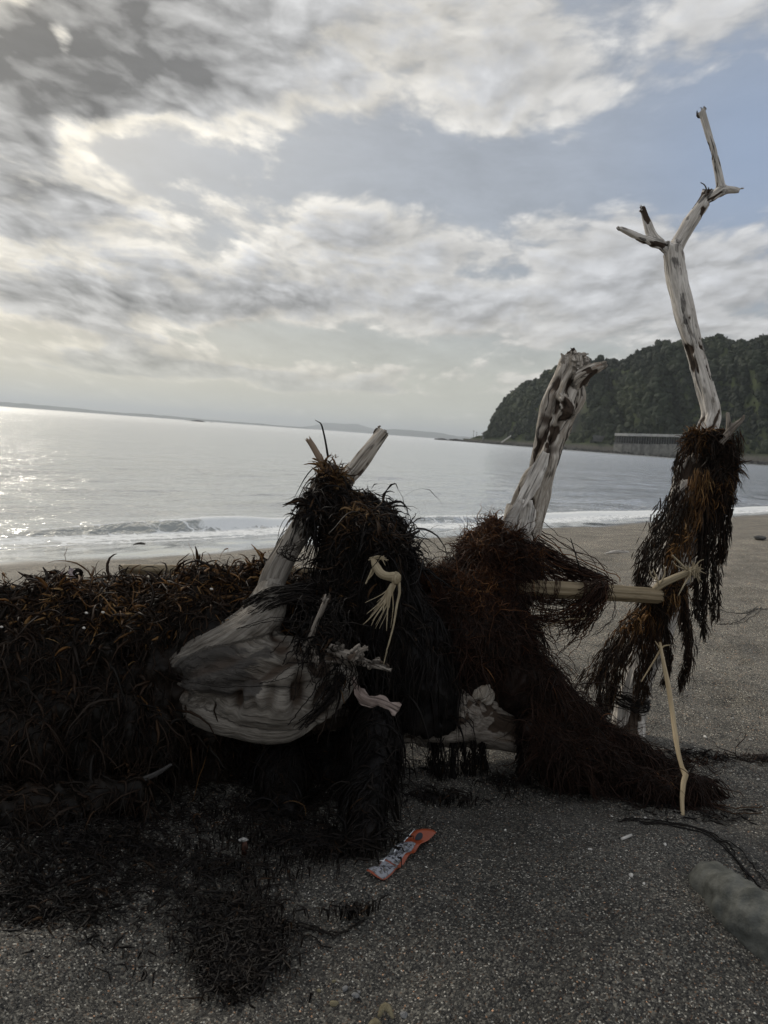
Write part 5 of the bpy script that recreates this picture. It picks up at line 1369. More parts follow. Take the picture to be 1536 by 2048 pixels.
CANE = mat_cane('dry_cane', (0.19, 0.145, 0.085), (0.27, 0.215, 0.135)); STRAW = mat_cane('straw_reed', (0.31, 0.235, 0.135), (0.42, 0.335, 0.21)); ROOTM = mat_cane('dry_root', (0.24, 0.19, 0.115), (0.36, 0.30, 0.20))


def cane_mesh(rows, n=40, S=36, ribs=0, ribd=0.0, jag=0.0, seed=0, nodes=()):
    c = crom(pxline(rows) if len(rows[0]) == 4 and not isinstance(rows, np.ndarray) else rows, n); T = unit(np.gradient(c[:, :3], axis=0)); A = np.zeros_like(T); a = np.array([0.2, -0.3, 1.0])
    for i in range(n): a = a - T[i] * a.dot(T[i]); a = unit(a); A[i] = a
    B = np.cross(T, A); th = np.arange(S) * 2 * math.pi / S; s = np.r_[0, np.cumsum(np.linalg.norm(np.diff(c[:, :3], axis=0), axis=1))]
    rr = np.ones((n, S))
    if ribs: rr += ribd * np.cos(ribs * th + 0.8)[None] + 0.35 * ribd * np.cos(ribs * 2.3 * th + 2)[None]
    rr *= 1 + 0.03 * fbm(np.c_[np.repeat(s * 30, S), np.tile(np.cos(th), n), np.tile(np.sin(th), n)], 3, seed=seed).reshape(n, S)
    for f in nodes: rr *= 1 + 0.16 * np.exp(-((np.linspace(0, 1, n) - f) / 0.018) ** 2)[:, None]
    off = (A[:, None] * np.cos(th)[None, :, None] + B[:, None] * np.sin(th)[None, :, None]) * (c[:, 3:4] * rr)[..., None]
    V = c[:, None, :3] + off
    if jag:
        r = np.random.default_rng(seed); V[-1] += T[-1] * r.uniform(-1, 1, (S, 1)) * jag; V[0] += T[0] * r.uniform(-1, 1, (S, 1)) * jag * 0.5
    g = np.stack([(off * A[:, None]).sum(-1), (off * B[:, None]).sum(-1), s[:, None] + 0 * rr], -1).reshape(-1, 3)
    # hollow ends: inner ring pushed in
    V = V.reshape(-1, 3); e0 = c[0, :3] + off[0] * 0.6 + T[0] * c[0, 3] * 0.5; e1 = c[-1, :3] + off[-1] * 0.6 - T[-1] * c[-1, 3] * 0.5
    i = np.arange(n - 1)[:, None] * S; j = np.arange(S)[None]; k = (j + 1) % S; F = [tris(np.stack([i + j, i + k, i + S + k, i + S + j], -1).reshape(-1, 4))]
    m0 = n * S; m1 = m0 + S; jj = np.arange(S); kk = (jj + 1) % S; e = (n - 1) * S
    F += [tris(np.stack([m0 + jj, m0 + kk, kk, jj], -1)), tris(np.stack([e + jj, e + kk, m1 + kk, m1 + jj], -1))]
    V = np.vstack([V, e0, e1, c[:1, :3] + T[:1] * c[0, 3] * .5, c[-1:, :3] - T[-1:] * c[-1, 3] * .5]); g = np.vstack([g, g[:S], g[e:e + S], [[0, 0, 0]], [[0, 0, s[-1]]]])
    q = m1 + S; F += [np.stack([np.full(S, q), kk + m0, jj + m0], -1), np.stack([np.full(S, q + 1), jj + m1, kk + m1], -1)]
    return mesh_np('cane', V, np.vstack(F), vec_attrs={'g': g})


def fibres(lines, n=12, S=5):
    Vs, Fs, gs, o = [], [], [], 0
    for L in lines:
        c = crom(pxline(L), n); V, F = tube_tri(c[:, :3], c[:, 3], S); Vs.append(V); Fs.append(F + o); o += len(V)
    V = np.vstack(Vs); return mesh_np('f', V, np.vstack(Fs), vec_attrs={'g': V * [1, 1, 0.3]})


def build_canes():
    rng = np.random.default_rng(61)
    single('dry_cane', cane_mesh([(985, 1166, 1.99, 15), (1055, 1175, 1.975, 15.5), (1130, 1180, 1.97, 16), (1200, 1184, 1.975, 15.5), (1265, 1188, 2.03, 15), (1318, 1192, 2.07, 14)], 46, 48, 7, 0.07, 0.004, 3),
           CANE, 'thick ribbed pale dry cane lying level between the middle seaweed and the upright branch', 'cane')
    single('dry_cane', cane_mesh([(242, 1139, 1.99, 10), (330, 1140, 1.99, 10.5), (430, 1142, 2.0, 10.5), (520, 1143, 2.0, 10), (640, 1146, 2.01, 10)], 46, 30, 5, 0.05, 0.003, 5),
           CANE, 'smooth dry cane lying along the top of the left seaweed heap behind it', 'cane')
    r = mkthing('root_stalk', W(1312, 1195, 2.08), 'dry broken stalk with bristly root head sticking out from the end of the ribbed cane', 'root stalk')
    part('stalk', cane_mesh([(1306, 1186, 2.07, 7), (1318, 1172, 2.06, 7.5), (1345, 1158, 2.05, 7.5), (1372, 1147, 2.04, 7), (1388, 1141, 2.035, 9), (1398, 1135, 2.03, 6)], 24, 16, 5, 0.06, 0.003, 7), ROOTM, r)
    L = []
    for k in range(34):
        a = rng.uniform(-1.9, 1.6); l = rng.uniform(10, 26); x, y = 1386 + rng.normal(0, 5), 1142 + rng.normal(0, 4); d = 2.03 + rng.normal(0, .008)
        L.append([(x, y, d, 1.6), (x + math.cos(a) * l * .5, y + math.sin(a) * l * .5 + rng.normal(0, 2), d - .004, 1.1), (x + math.cos(a) * l, y + math.sin(a) * l + rng.normal(0, 3), d - .008, 0.5)])
    L += [[(1374, 1140, 2.03, 2.5), (1358, 1124, 2.03, 2.2), (1344, 1110, 2.03, 1.2)], [(1380, 1150, 2.03, 2.2), (1368, 1170, 2.02, 1.8), (1356, 1192, 2.02, 1)], [(1318, 1170, 2.05, 2.4), (1312, 1152, 2.05, 1.9), (1306, 1138, 2.05, .8)], [(1322, 1166, 2.05, 2), (1330, 1146, 2.05, 1.6), (1327, 1130, 2.05, .7)],
          [(1370, 1139, 2.03, 1.6), (1352, 1131, 2.03, 1.2), (1346, 1122, 2.03, .6)], [(1312, 1160, 2.05, 1.6), (1302, 1150, 2.05, 1.2), (1300, 1140, 2.05, .6)]]
    part('rootlets', fibres(L), ROOTM, r)
    # bent stalk hanging on the drape
    r = mkthing('hanging_root', W(768, 1330, 1.62), 'pale bent root stalk with knob and long trailing fibres hanging on the black seaweed', 'root stalk')
    part('stalk', cane_mesh([(746, 1118, 1.66, 5), (752, 1132, 1.65, 8), (762, 1147, 1.64, 8.5), (776, 1153, 1.635, 8.5), (788, 1153, 1.63, 9), (797, 1153, 1.63, 6)], 26, 16, 0, 0, 0.003, 9), ROOTM, r)
    bv, bf = icosphere(2); kn = bv * np.array([11, 10, 12.5]) * 1.63 / FPX * (1 + 0.14 * fbm(bv * 2.4, 3, seed=4))[:, None] + W(791, 1156, 1.63)
    part('knob', mesh_np('k', kn, bf, vec_attrs={'g': kn}), ROOTM, r)
    L = [[(797, 1162, 1.63, 3.6), (799, 1185, 1.63, 3.0), (794, 1207, 1.63, 2.6), (787, 1250, 1.62, 2.0), (774, 1300, 1.61, 1.7), (766, 1334, 1.6, 1.2)], [(788, 1165, 1.63, 5), (776, 1190, 1.63, 3), (758, 1215, 1.625, 1.6), (738, 1238, 1.62, 1.4), (725, 1250, 1.62, .8)],
         [(787, 1168, 1.63, 5), (775, 1198, 1.63, 3), (752, 1232, 1.62, 1.4), (742, 1252, 1.62, .7)], [(785, 1170, 1.63, 4), (772, 1190, 1.63, 2.4), (766, 1222, 1.62, .9)], [(784, 1172, 1.63, 4), (777, 1200, 1.63, 2), (774, 1240, 1.62, 1.2), (773, 1262, 1.62, .7)],
         [(749, 1128, 1.66, 2.6), (742, 1145, 1.65, 2.4), (731, 1168, 1.645, 1.6)], [(752, 1130, 1.66, 2), (745, 1148, 1.65, 1.7), (735, 1160, 1.645, 1)], [(783, 1168, 1.63, 3), (760, 1204, 1.63, 1.6), (733, 1228, 1.62, .6)]]
    for k in range(16):
        e = rng.uniform(-60, 4); y = rng.uniform(1200, 1258); L.append([(785 + rng.normal(0, 2), 1170, 1.63, 1.8), (784 + e * .35 + rng.normal(0, 2), 1170 + (y - 1170) * .5, 1.628, 1.0), (784 + e, y, 1.622, 0.5)])
    L += [[(748 + rng.normal(0, 6), 1120 + rng.normal(0, 3), 1.66, 1.3), (760 + rng.normal(0, 6), 1115 + rng.normal(0, 4), 1.65, 1.2), (768 + rng.normal(0, 5), 1122 + rng.normal(0, 4), 1.65, .6)] for _ in range(8)]
    part('rootlets', fibres(L, 16), ROOTM, r)
    # thin reed on the right
    r = mkthing('thin_reed', W(1365, 1640, 1.70), 'thin straw coloured reed standing bent between the upright branch and the sand', 'reed')
    part('stem', cane_mesh([(1320, 1285, 2.06, 2.5), (1327, 1325, 2.02, 4), (1337, 1375, 1.97, 5), (1344, 1420, 1.93, 5), (1350, 1465, 1.88, 5.2), (1357, 1508, 1.83, 4.6), (1366, 1540, 1.80, 4.6), (1371, 1549, 1.79, 6), (1367, 1566, 1.775, 5.4), (1364, 1600, 1.74, 4.6), (1366, 1640, 1.70, 4.0)], 60, 12, 4, 0.05, 0, 11, (0.56, 0.74)), STRAW, r)
    part('leaf_sheath', fibres([[(1322, 1298, 2.05, 2.4), (1306, 1325, 2.04, 1.8), (1282, 1364, 2.03, 1.2)], [(1320, 1300, 2.05, 2), (1328, 1292, 2.05, 1.6), (1340, 1290, 2.05, .9)], [(1320, 1298, 2.05, 1.8), (1314, 1288, 2.05, 1.4), (1310, 1282, 2.05, .8)]], 14), STRAW, r)
    # sticks at the peak
    single('broken_reed', cane_mesh([(652, 940, 1.90, 7), (640, 918, 1.90, 7), (626, 893, 1.90, 6.5), (616, 878, 1.90, 6)], 20, 14, 4, 0.06, 0.006, 13), mat_cane('brown_reed', (0.16, 0.11, 0.075), (0.26, 0.19, 0.13)), 'short brown broken reed sticking out on the left of the seaweed peak', 'reed')
    single('dry_twig', fibres([[(656, 915, 1.90, 2.6), (652, 890, 1.90, 2.2), (647, 865, 1.90, 1.9), (642, 848, 1.90, 1.6), (637, 844, 1.90, 1.0), (630, 840, 1.90, .6)]], 20), WEED, 'thin dark stem rising from the top of the seaweed peak with a hooked tip', 'twig')
    single('dry_twig', fibres([[(1160, 1140, 1.98, 1.6), (1152, 1112, 1.98, 1.3), (1146, 1092, 1.98, 1.1), (1141, 1076, 1.98, .8)]], 14), WEED, 'thin dark stem sticking up from the loose net above the ribbed cane', 'twig')
    single('bent_straw', fibres([[(1063, 1263, 1.95, 1.3), (1100, 1250, 1.94, 1.5), (1140, 1238, 1.935, 1.6), (1168, 1238, 1.93, 1.8), (1172, 1232, 1.93, 1.8), (1166, 1218, 1.93, 1.3)]], 24), STRAW, 'thin pale bent straw caught in the loose net under the ribbed cane', 'straw')
    me, V, F = woody([pxline([(205, 1572, 1.545, 4), (225, 1573, 1.55, 5)]), pxline([(215, 1574, 1.535, 4), (245, 1574, 1.525, 5), (280, 1562, 1.515, 6), (318, 1545, 1.51, 6), (344, 1528, 1.51, 4)])], 0.0025, 0.3, 0.4, 0, 2, None, 51)
    single('grey_stick', me, mat_wood('dull_stick', (0.04, 0.038, 0.036), gray=(0.065, 0.06, 0.057)), 'grey curved stick half sunk in the dark seaweed at the foot of the left heap', 'stick')
    me, V, F = woody([pxline([(1155, 1642, 1.66, 3), (1180, 1643, 1.66, 4.5), (1203, 1645, 1.66, 2.5)])], 0.0018, 0.3, 0.3, 0, 1, [(pxline([(1155, 1642, 1.66, 1), (1203, 1645, 1.66, 1)]), 0.03)], 52)
    single('dark_stick', me, WOOD, 'small dark splinter of wood lying on the sand mound left of the thin reed', 'stick')


build_canes()


# ------------------------------------------------------------------ things on the sand
def mat_stone(name, a, b, scale=30, blot=0.0):
    m, n = material(name); p = n.new('ShaderNodeTexCoord').outputs['Object']
    f = n.noise(p, scale, 6, 0.65); g = n.noise(p, scale * 0.28, 4, 0.6); h = n.voro(p, scale * 9)
    col = n.mix(n.smooth(f, 0.3, 0.7), a, b); col = n.mix(n.mul(n.smooth(g, 0.56, 0.66), blot), col, tuple(c * 0.3 for c in a))
    n.out(n.bsdf(col, 0.85, 0.2, n.bump(n.add(n.mul(f, 0.004), n.mul(h, 0.0006)), 0.7, 1.0))); return m


def pebble_mesh(c, r, seed, sub=2, rough=0.2, sink=0.3):
    bv, bf = icosphere(sub); V = bv * np.asarray(r) * (1 + rough * fbm(bv * 1.6 + seed * 3.1, 3, seed=seed))[:, None]
    a = seed * 1.7; R = np.array([[math.cos(a), -math.sin(a), 0], [math.sin(a), math.cos(a), 0], [0, 0, 1]])
    return mesh_np('p', V @ R.T + np.asarray(c) + np.array([0, 0, r[2] * (1 - 2 * sink)]), bf)


def build_sand_things():
    rng = np.random.default_rng(71)
    c = np.array([on_sand(x, y, u) for x, y, u in [(1394, 1736, -0.012), (1402, 1745, -0.010), (1418, 1760, -0.006), (1440, 1792, 0.004), (1482, 1838, 0.010), (1540, 1888, 0.012), (1620, 1950, 0.010), (1680, 2000, 0.0)]])
    L = np.c_[c, [0.006, 0.020, 0.034, 0.047, 0.053, 0.056, 0.052, 0.03]]
    V, F, N, cent = fuse([L], 0.006, 12); V = V + N * (0.008 * fbm(V * 14, 4, seed=3) + 0.0030 * fbm(V * 60, 4, 0.6, seed=4))[:, None]
    # chipped hollows
    for q, dep, r in ((on_sand(1452, 1800, 0.05), 0.006, 0.022), (on_sand(1512, 1820, 0.05), 0.007, 0.010), (on_sand(1465, 1850, 0.03), 0.005, 0.02)):
        V -= N * (dep * np.exp(-(np.linalg.norm(V - q, axis=1) / r) ** 2))[:, None]
    single('grey_boulder', mesh_np('s', V, F), mat_stone('grey_green_stone', (0.062, 0.064, 0.056), (0.13, 0.131, 0.117), 34, 0.75), 'long rounded grey green stone half buried in the sand at the lower right corner', 'stone')
    single('flat_pebble', pebble_mesh(on_sand(1252, 1592), (0.017, 0.012, 0.009), 3), mat_stone('mauve_stone', (0.17, 0.15, 0.15), (0.25, 0.225, 0.22), 80), 'smooth mauve grey pebble lying just below the end of the seaweed tail', 'pebble')
    single('flat_pebble', pebble_mesh(on_sand(1152, 1594), (0.010, 0.007, 0.004), 4), mat_stone('dull_stone', (0.10, 0.095, 0.09), (0.15, 0.145, 0.135), 80), 'small dull brown pebble lying left of the mauve pebble', 'pebble')
    # driftwood bits far along the beach
    def far_stick(a, b, r, lab, m):
        p, q = on_sand(*a), on_sand(*b); h = (p + q) / 2 + [0, 0, r * 1.6]
        me, V, F = woody([np.array([[*p, r * .5], [*(h * 0.6 + p * 0.4), r], [*(h * .6 + q * .4), r], [*q, r * .6]])], r * 0.35, 0.2, 0.3, 0, 1, None, 60); single('beach_stick', me, m, lab, 'stick')
    far_stick((1208, 1108), (1258, 1105), 0.013, 'pale curved stick lying alone on the smooth sand left of the upright branch', WOODP)
    far_stick((266, 1090), (290, 1088), 0.013, 'dark little stick lying on the wet sheen in front of the breaking wave', WEEDSTICK)
    single('round_stone', pebble_mesh(on_sand(1196, 1157), (0.045, 0.035, 0.03), 6), mat_stone('dark_stone', (0.07, 0.07, 0.068), (0.12, 0.118, 0.11), 40), 'dark round stone on the sand behind the end of the loose net', 'stone')
    single('round_stone', pebble_mesh(on_sand(1519, 1078), (0.07, 0.05, 0.03), 7), mat_stone('dark_stone_b', (0.05, 0.05, 0.05), (0.1, 0.1, 0.095), 40), 'small dark stone far up the beach near the right edge', 'stone')
    # white litter
    white = mat_plain('white_shell', (0.50, 0.48, 0.44), 0.6, 0.15, 60)
    p, q = on_sand(1243, 1682, 0.004), on_sand(1262, 1675, 0.005)
    V, F = tube_tri(np.array([p, (p + q) / 2, q]), [0.0026, 0.003, 0.0026], 10)
    single('white_stub', mesh_np('w', V, F), white, 'small clean white stick stub lying on the sand mound below the mauve pebble', 'stub')
    def chip(c, r, seed):
        bv, bf = icosphere(1); V = bv * np.asarray(r) * (1 + 0.35 * vnoise(bv * 1.3 + seed, seed))[:, None]; a, b = rng.uniform(0, 6.28), rng.uniform(-.6, .6)
        R = np.array([[math.cos(a), -math.sin(a), 0], [math.sin(a), math.cos(a), 0], [0, 0, 1]]) @ np.array([[1, 0, 0], [0, math.cos(b), -math.sin(b)], [0, math.sin(b), math.cos(b)]])
        return mesh_np('c', V @ R.T + np.asarray(c), bf, smooth=False)
    spots = [(1410, 1475), (1424, 1330), (1386, 1418), (1466, 1437), (1500, 1300), (1414, 1437), (1262, 1752), (1288, 1768), (1345, 1400), (1475, 1398), (1440, 1520), (1500, 1480), (1516, 1560), (1330, 1690), (1400, 1600), (1224, 1634), (1290, 1636), (1180, 1700)]
    for i, (x, y) in enumerate(spots):
        if i == 0: single('shell_fragment', chip(on_sand(x, y, 0.003), (0.009, 0.005, 0.003), i), white, 'largest white shell chip on the grey sand right of the thin reed', 'shell')
        else:
            r = rng.uniform(0.0018, 0.0036); single('shell_fragment', chip(on_sand(x, y, r * 0.5), (r * 1.5, r, r * 0.7), i), white, 'tiny white shell fragment lying on the coarse grey sand right of the log', 'shell', 'tiny shell fragments on the sand')
    ochre = mat_stone('ochre_stone', (0.13, 0.11, 0.065), (0.21, 0.185, 0.12), 120); pal = mat_stone('pale_stone', (0.13, 0.13, 0.13), (0.22, 0.22, 0.215), 120)
    single('shell_shard', plate_ground([(757, 2040), (766, 2026), (776, 2030), (786, 2044)], 0.006, 0.003, 5), ochre, 'ochre yellow shell shard pointing up at the bottom edge of the beach', 'shell')
    single('yellow_pebble', pebble_mesh(on_sand(750, 2052), (0.009, 0.0075, 0.006), 9), ochre, 'smooth yellowish pebble at the very bottom edge beside the shell shard', 'pebble')
    for i, (x, y, r, lab) in enumerate([(690, 1978, .006, 'upper pale pebble in the small cluster above the yellow shard'), (711, 1992, .0065, 'largest whitish pebble in the small cluster above the yellow shard'), (718, 1984, .0035, 'tiny pale pebble at the right end of the small cluster'),
                                        (668, 1963, .0035, 'cream pebble at the top of the small cluster'), (638, 1982, .004, 'yellowish pebble at the left end of the small cluster'), (667, 2008, .007, 'flat beige pebble lowest in the small cluster'), (809, 2030, .007, 'flat bluish white chip lying right of the yellow shard')]):
        single('pale_pebble', chip(on_sand(x, y, r * 0.1), (r * 0.95, r * 0.75, r * 0.5), i + 40), ochre if i in (3, 4, 5) else pal, lab, 'pebble', 'pale pebbles near the bottom edge')
    # white tipped dark scrap on the left
    r_ = mkthing('torn_scrap', on_sand(486, 1700), 'upright rusty scrap with a crumpled white tip on the dark sand left of the packet', 'scrap')
    b = on_sand(487, 1716)
    V, F = tube_tri(np.array([b, b + [0.001, 0.003, 0.018], b + [-0.001, 0.004, 0.034]]), [0.0045, 0.006, 0.0035], 8, squash=(1, .5)); part('stem', mesh_np('s', V, F), mat_plain('rusty_scrap', (0.045, 0.018, 0.011), 0.7, 0.5, 120), r_)
    me = chip(b + [-0.003, 0.003, 0.034], (0.008, 0.004, 0.0032), 79); part('tip', me, mat_plain('grey_white_scrap', (0.20, 0.195, 0.185), 0.7, 0.6, 200), r_)


def plate_ground(px, w, th, seed):
    c = np.array([on_sand(x, y, 0.004 + 0.006 * math.sin(i)) for i, (x, y) in enumerate(px)]); n = 12; L = crom(np.c_[c, [w * .4, w, w * .9, w * .3]], n)
    V, F = tube_tri(L[:, :3], L[:, 3], 10, squash=(0.9, 0.35), ref=(1, 0, 0.4)); return mesh_np('pl', V, F)


WEEDSTICK = mat_plain('dark_wet_wood', (0.04, 0.032, 0.026), 0.6, 0.3, 30)
build_sand_things()


def build_packet():
    """torn snack packet lying on the sand"""
    m, n = material('packet_film'); p = n.new('ShaderNodeTexCoord').outputs['Object']
    n.out(n.bsdf(n.mix(n.noise(p, 60, 3), (0.20, 0.038, 0.013), (0.29, 0.058, 0.018)), 0.32, 0.5)); film = m
    m, n = material('packet_label'); p = n.new('ShaderNodeTexCoord').outputs['Object']; dirt = n.smooth(n.noise(p, 130, 5, 0.7), 0.48, 0.60)
    n.out(n.bsdf(n.mix(dirt, (0.25, 0.255, 0.28), (0.085, 0.08, 0.072)), 0.5, 0.3)); lab = m
    m, n = material('packet_ink'); n.out(n.bsdf((0.02, 0.022, 0.03), 0.5, 0.3)); ink = m
    m, n = material('packet_foil'); n.out(n.bsdf((0.62, 0.64, 0.66), 0.22, 0.5, Metallic=0.8)); foil = m
    pts = [on_sand(x, y, u) for x, y, u in [(857, 1671, 0.010), (842, 1683, 0.014), (823, 1699, 0.013), (803, 1716, 0.011), (786, 1730, 0.006), (770, 1741, 0.001), (760, 1748, 0.004), (748, 1757, 0.005)]]
    c = crom(np.c_[pts, np.ones(8)], 60)[:, :3]; T = unit(np.gradient(c, axis=0)); B = unit(np.cross(np.array([0, 0, 1.0]), T))
    root = mkthing('torn_packet', pts[4], 'torn orange red plastic packet with white printed label lying on the dark sand', 'packet')
    hw = 0.0175

    def P(t, u, up=0.0):
        """t 0..1 along, u -1..1 across (positive to the right edge)"""
        f = np.clip(np.asarray(t) * 59, 0, 58.99); i = f.astype(int); a = (f - i)[..., None]
        q = c[i] * (1 - a) + c[i + 1] * a; b = B[i]
        wv = 0.0035 * np.sin(np.asarray(t) * 23 + np.asarray(u) * 2) + 0.004 * (1 - np.asarray(u) ** 2)
        return q + b * (np.asarray(u) * hw)[..., None] + np.array([0, 0, 1.0]) * (wv + up)[..., None]

    def sheet(t0, t1, u0, u1, up, th, nt=24, nu=8, jag=0.0):
        t, u = np.meshgrid(np.linspace(t0, t1, nt), np.linspace(u0, u1, nu), indexing='ij')
        if jag: t = t + jag * np.sign(t - (t0 + t1) / 2) * (np.arange(nu) % 2)[None] * ((t == t.min()) | (t == t.max()))
        a = P(t, u, np.full(t.shape, up)); b = P(t, u, np.full(t.shape, up - th)); k = nt * nu; V = np.vstack([a.reshape(-1, 3), b.reshape(-1, 3)]); q = grid(a[..., 0], a[..., 1]); F = [q, q[:, ::-1] + k]
        def edge(ix): ix = np.array(ix); return np.stack([ix[:-1], ix[:-1] + k, ix[1:] + k, ix[1:]], -1)
        F += [edge([i * nu for i in range(nt)]), edge([i * nu + nu - 1 for i in range(nt)])[:, ::-1], edge(list(range(nu)))[:, ::-1], edge([(nt - 1) * nu + j for j in range(nu)])]
        return V, tris(np.vstack(F))
    part('film', mesh_np('f', *sheet(0, 1, -1, 1, 0, 0.0005, 60, 12, 0.012)), film, root)
    part('foil_edge', mesh_np('e', *sheet(0.28, 0.74, -1.25, -0.72, 0.0012, 0.0005, 30, 5)), foil, root)
    part('foil_edge', mesh_np('e', *sheet(0.02, 0.26, -1.12, -0.9, 0.0012, 0.0005, 30, 3)), foil, root)
    part('label', mesh_np('l', *sheet(0.30, 0.71, -0.92, 0.66, 0.0009, 0.0005)), lab, root)
    part('label', mesh_np('l', *sheet(0.725, 0.985, -0.92, 0.90, 0.0009, 0.0005)), lab, root)
    th = np.linspace(0, 2 * math.pi, 19)[:-1]; t = np.r_[0.17, 0.17 + 0.042 * np.cos(th)]; u = np.r_[0.1, 0.1 + 0.36 * np.sin(th)]
    a = P(t, u, np.full(19, 0.0010)); k = np.arange(18); F = np.stack([0 * k, 1 + k, 1 + (k + 1) % 18], -1); part('dark_spot', mesh_np('d', np.vstack([a, a - [0, 0, .0004]]), np.vstack([F, F[:, ::-1] + 19])), ink, root)
    # two lines of small illegible dark characters
    rng = np.random.default_rng(4); L = []
    for (ta, tb, us) in ((0.35, 0.66, (-0.5, -0.08, 0.30)), (0.77, 0.94, (-0.45, 0.05, .5))):
        for uc in us:
            t_ = ta
            while t_ < tb:
                for s in range(rng.integers(2, 5)):
                    if rng.random() < .5: L.append(sheet(t_ + rng.uniform(0, .015), t_ + rng.uniform(.016, .024), uc + rng.uniform(-.12, .1), uc + rng.uniform(.11, .15), 0.0013, 0.0003, 2, 2))
                    else: a = t_ + rng.uniform(0, .02); L.append(sheet(a, a + .005, uc - rng.uniform(.05, .16), uc + rng.uniform(.05, .16), 0.0013, 0.0003, 2, 2))
                t_ += 0.034
    part('lettering', mesh_np('t', *joinvf(L), smooth=False), ink, root, kind='stuff')


build_packet()


def build_plastic_tangle():
    m, n = material('clear_plastic'); n.out(n.bsdf((0.55, 0.47, 0.48), 0.15, 0.5, Alpha=1.0, **{'Transmission Weight': 0.55, 'IOR': 1.4})); pink = m
    rng = np.random.default_rng(81); r = mkthing('plastic_scrap', W(130, 1180, 1.78), 'crumpled clear pinkish plastic loop on top of the left seaweed heap', 'plastic scrap')
    th = np.linspace(0.2, 2 * math.pi - .3, 26); C = np.array([W(134 + 13 * math.sin(a) + 2 * math.sin(3 * a), 1158 - 17 * math.cos(a), 1.76 + .012 * math.sin(2 * a)) for a in th])
    V, F = tube_tri(C, np.full(26, 0.006), 10, squash=(1.3, 0.22)); part('loop', mesh_np('l', V, F), pink, r)
    th = np.linspace(0, 4.2, 20); C = np.array([W(150 + 10 * math.cos(a * 1.3), 1182 + 14 * math.sin(a), 1.75 + .006 * a) for a in th]); V, F = tube_tri(C, np.full(20, 0.007), 10, squash=(1.3, .18)); part('fold', mesh_np('l', V, F), pink, r)
    for (x, y, s, lab, mat) in [(112, 1153, 1.0, 'dark curled seaweed holdfast sticking up beside the clear plastic loop', WEEDK), (80, 1176, 0.8, 'black curled scrap with pale edges at the left end of the heap top', WEEDK), (155, 1146, 0.7, 'small dark curled scrap sticking up just right of the clear plastic loop', WEEDK)]:
        parts = []
        for k in range(9):
            a = np.linspace(0, rng.uniform(2, 5), 14); ph = rng.uniform(0, 6.28); rr = rng.uniform(6, 13) * s
            C = np.array([W(x + rr * math.cos(q + ph) + rng.normal(0, .4), y + rr * math.sin(q + ph) * .8, 1.77 + .008 * math.sin(q + k)) for q in a]); parts.append(tube_tri(C, np.full(14, 0.0045 * s), 8, squash=(1.3, .3)))
        V, F = joinvf(parts); single('curled_scrap', mesh_np('c', V, F, {'tint': np.clip(rng.normal(.25, .15, len(V)), 0, 1)}), mat, lab, 'seaweed scrap')
    white = bpy.data.materials['white_shell']
    bv, bf = icosphere(1)
    for x, y, d, lab in [(423, 1178, 1.63, 'tiny white shell stuck high on the left seaweed heap beside the limb'), (168, 1256, 1.575, 'white shell stuck lowest in the middle of the left seaweed heap'), (206, 1225, 1.585, 'white shell stuck in the left seaweed heap above the lowest one'), (173, 1226, 1.585, 'smallest white shell speck in the left seaweed heap'), (3, 1254, 1.56, 'beige shell stuck in the heap at the left edge')]:
        V = bv * [0.0036, .002, .0024] * (1 + .2 * vnoise(bv * 2 + x)[:, None]) + W(x, y, d); single('heap_shell', mesh_np('h', V, bf), white, lab, 'shell', 'shells caught in the left heap')


build_plastic_tangle()


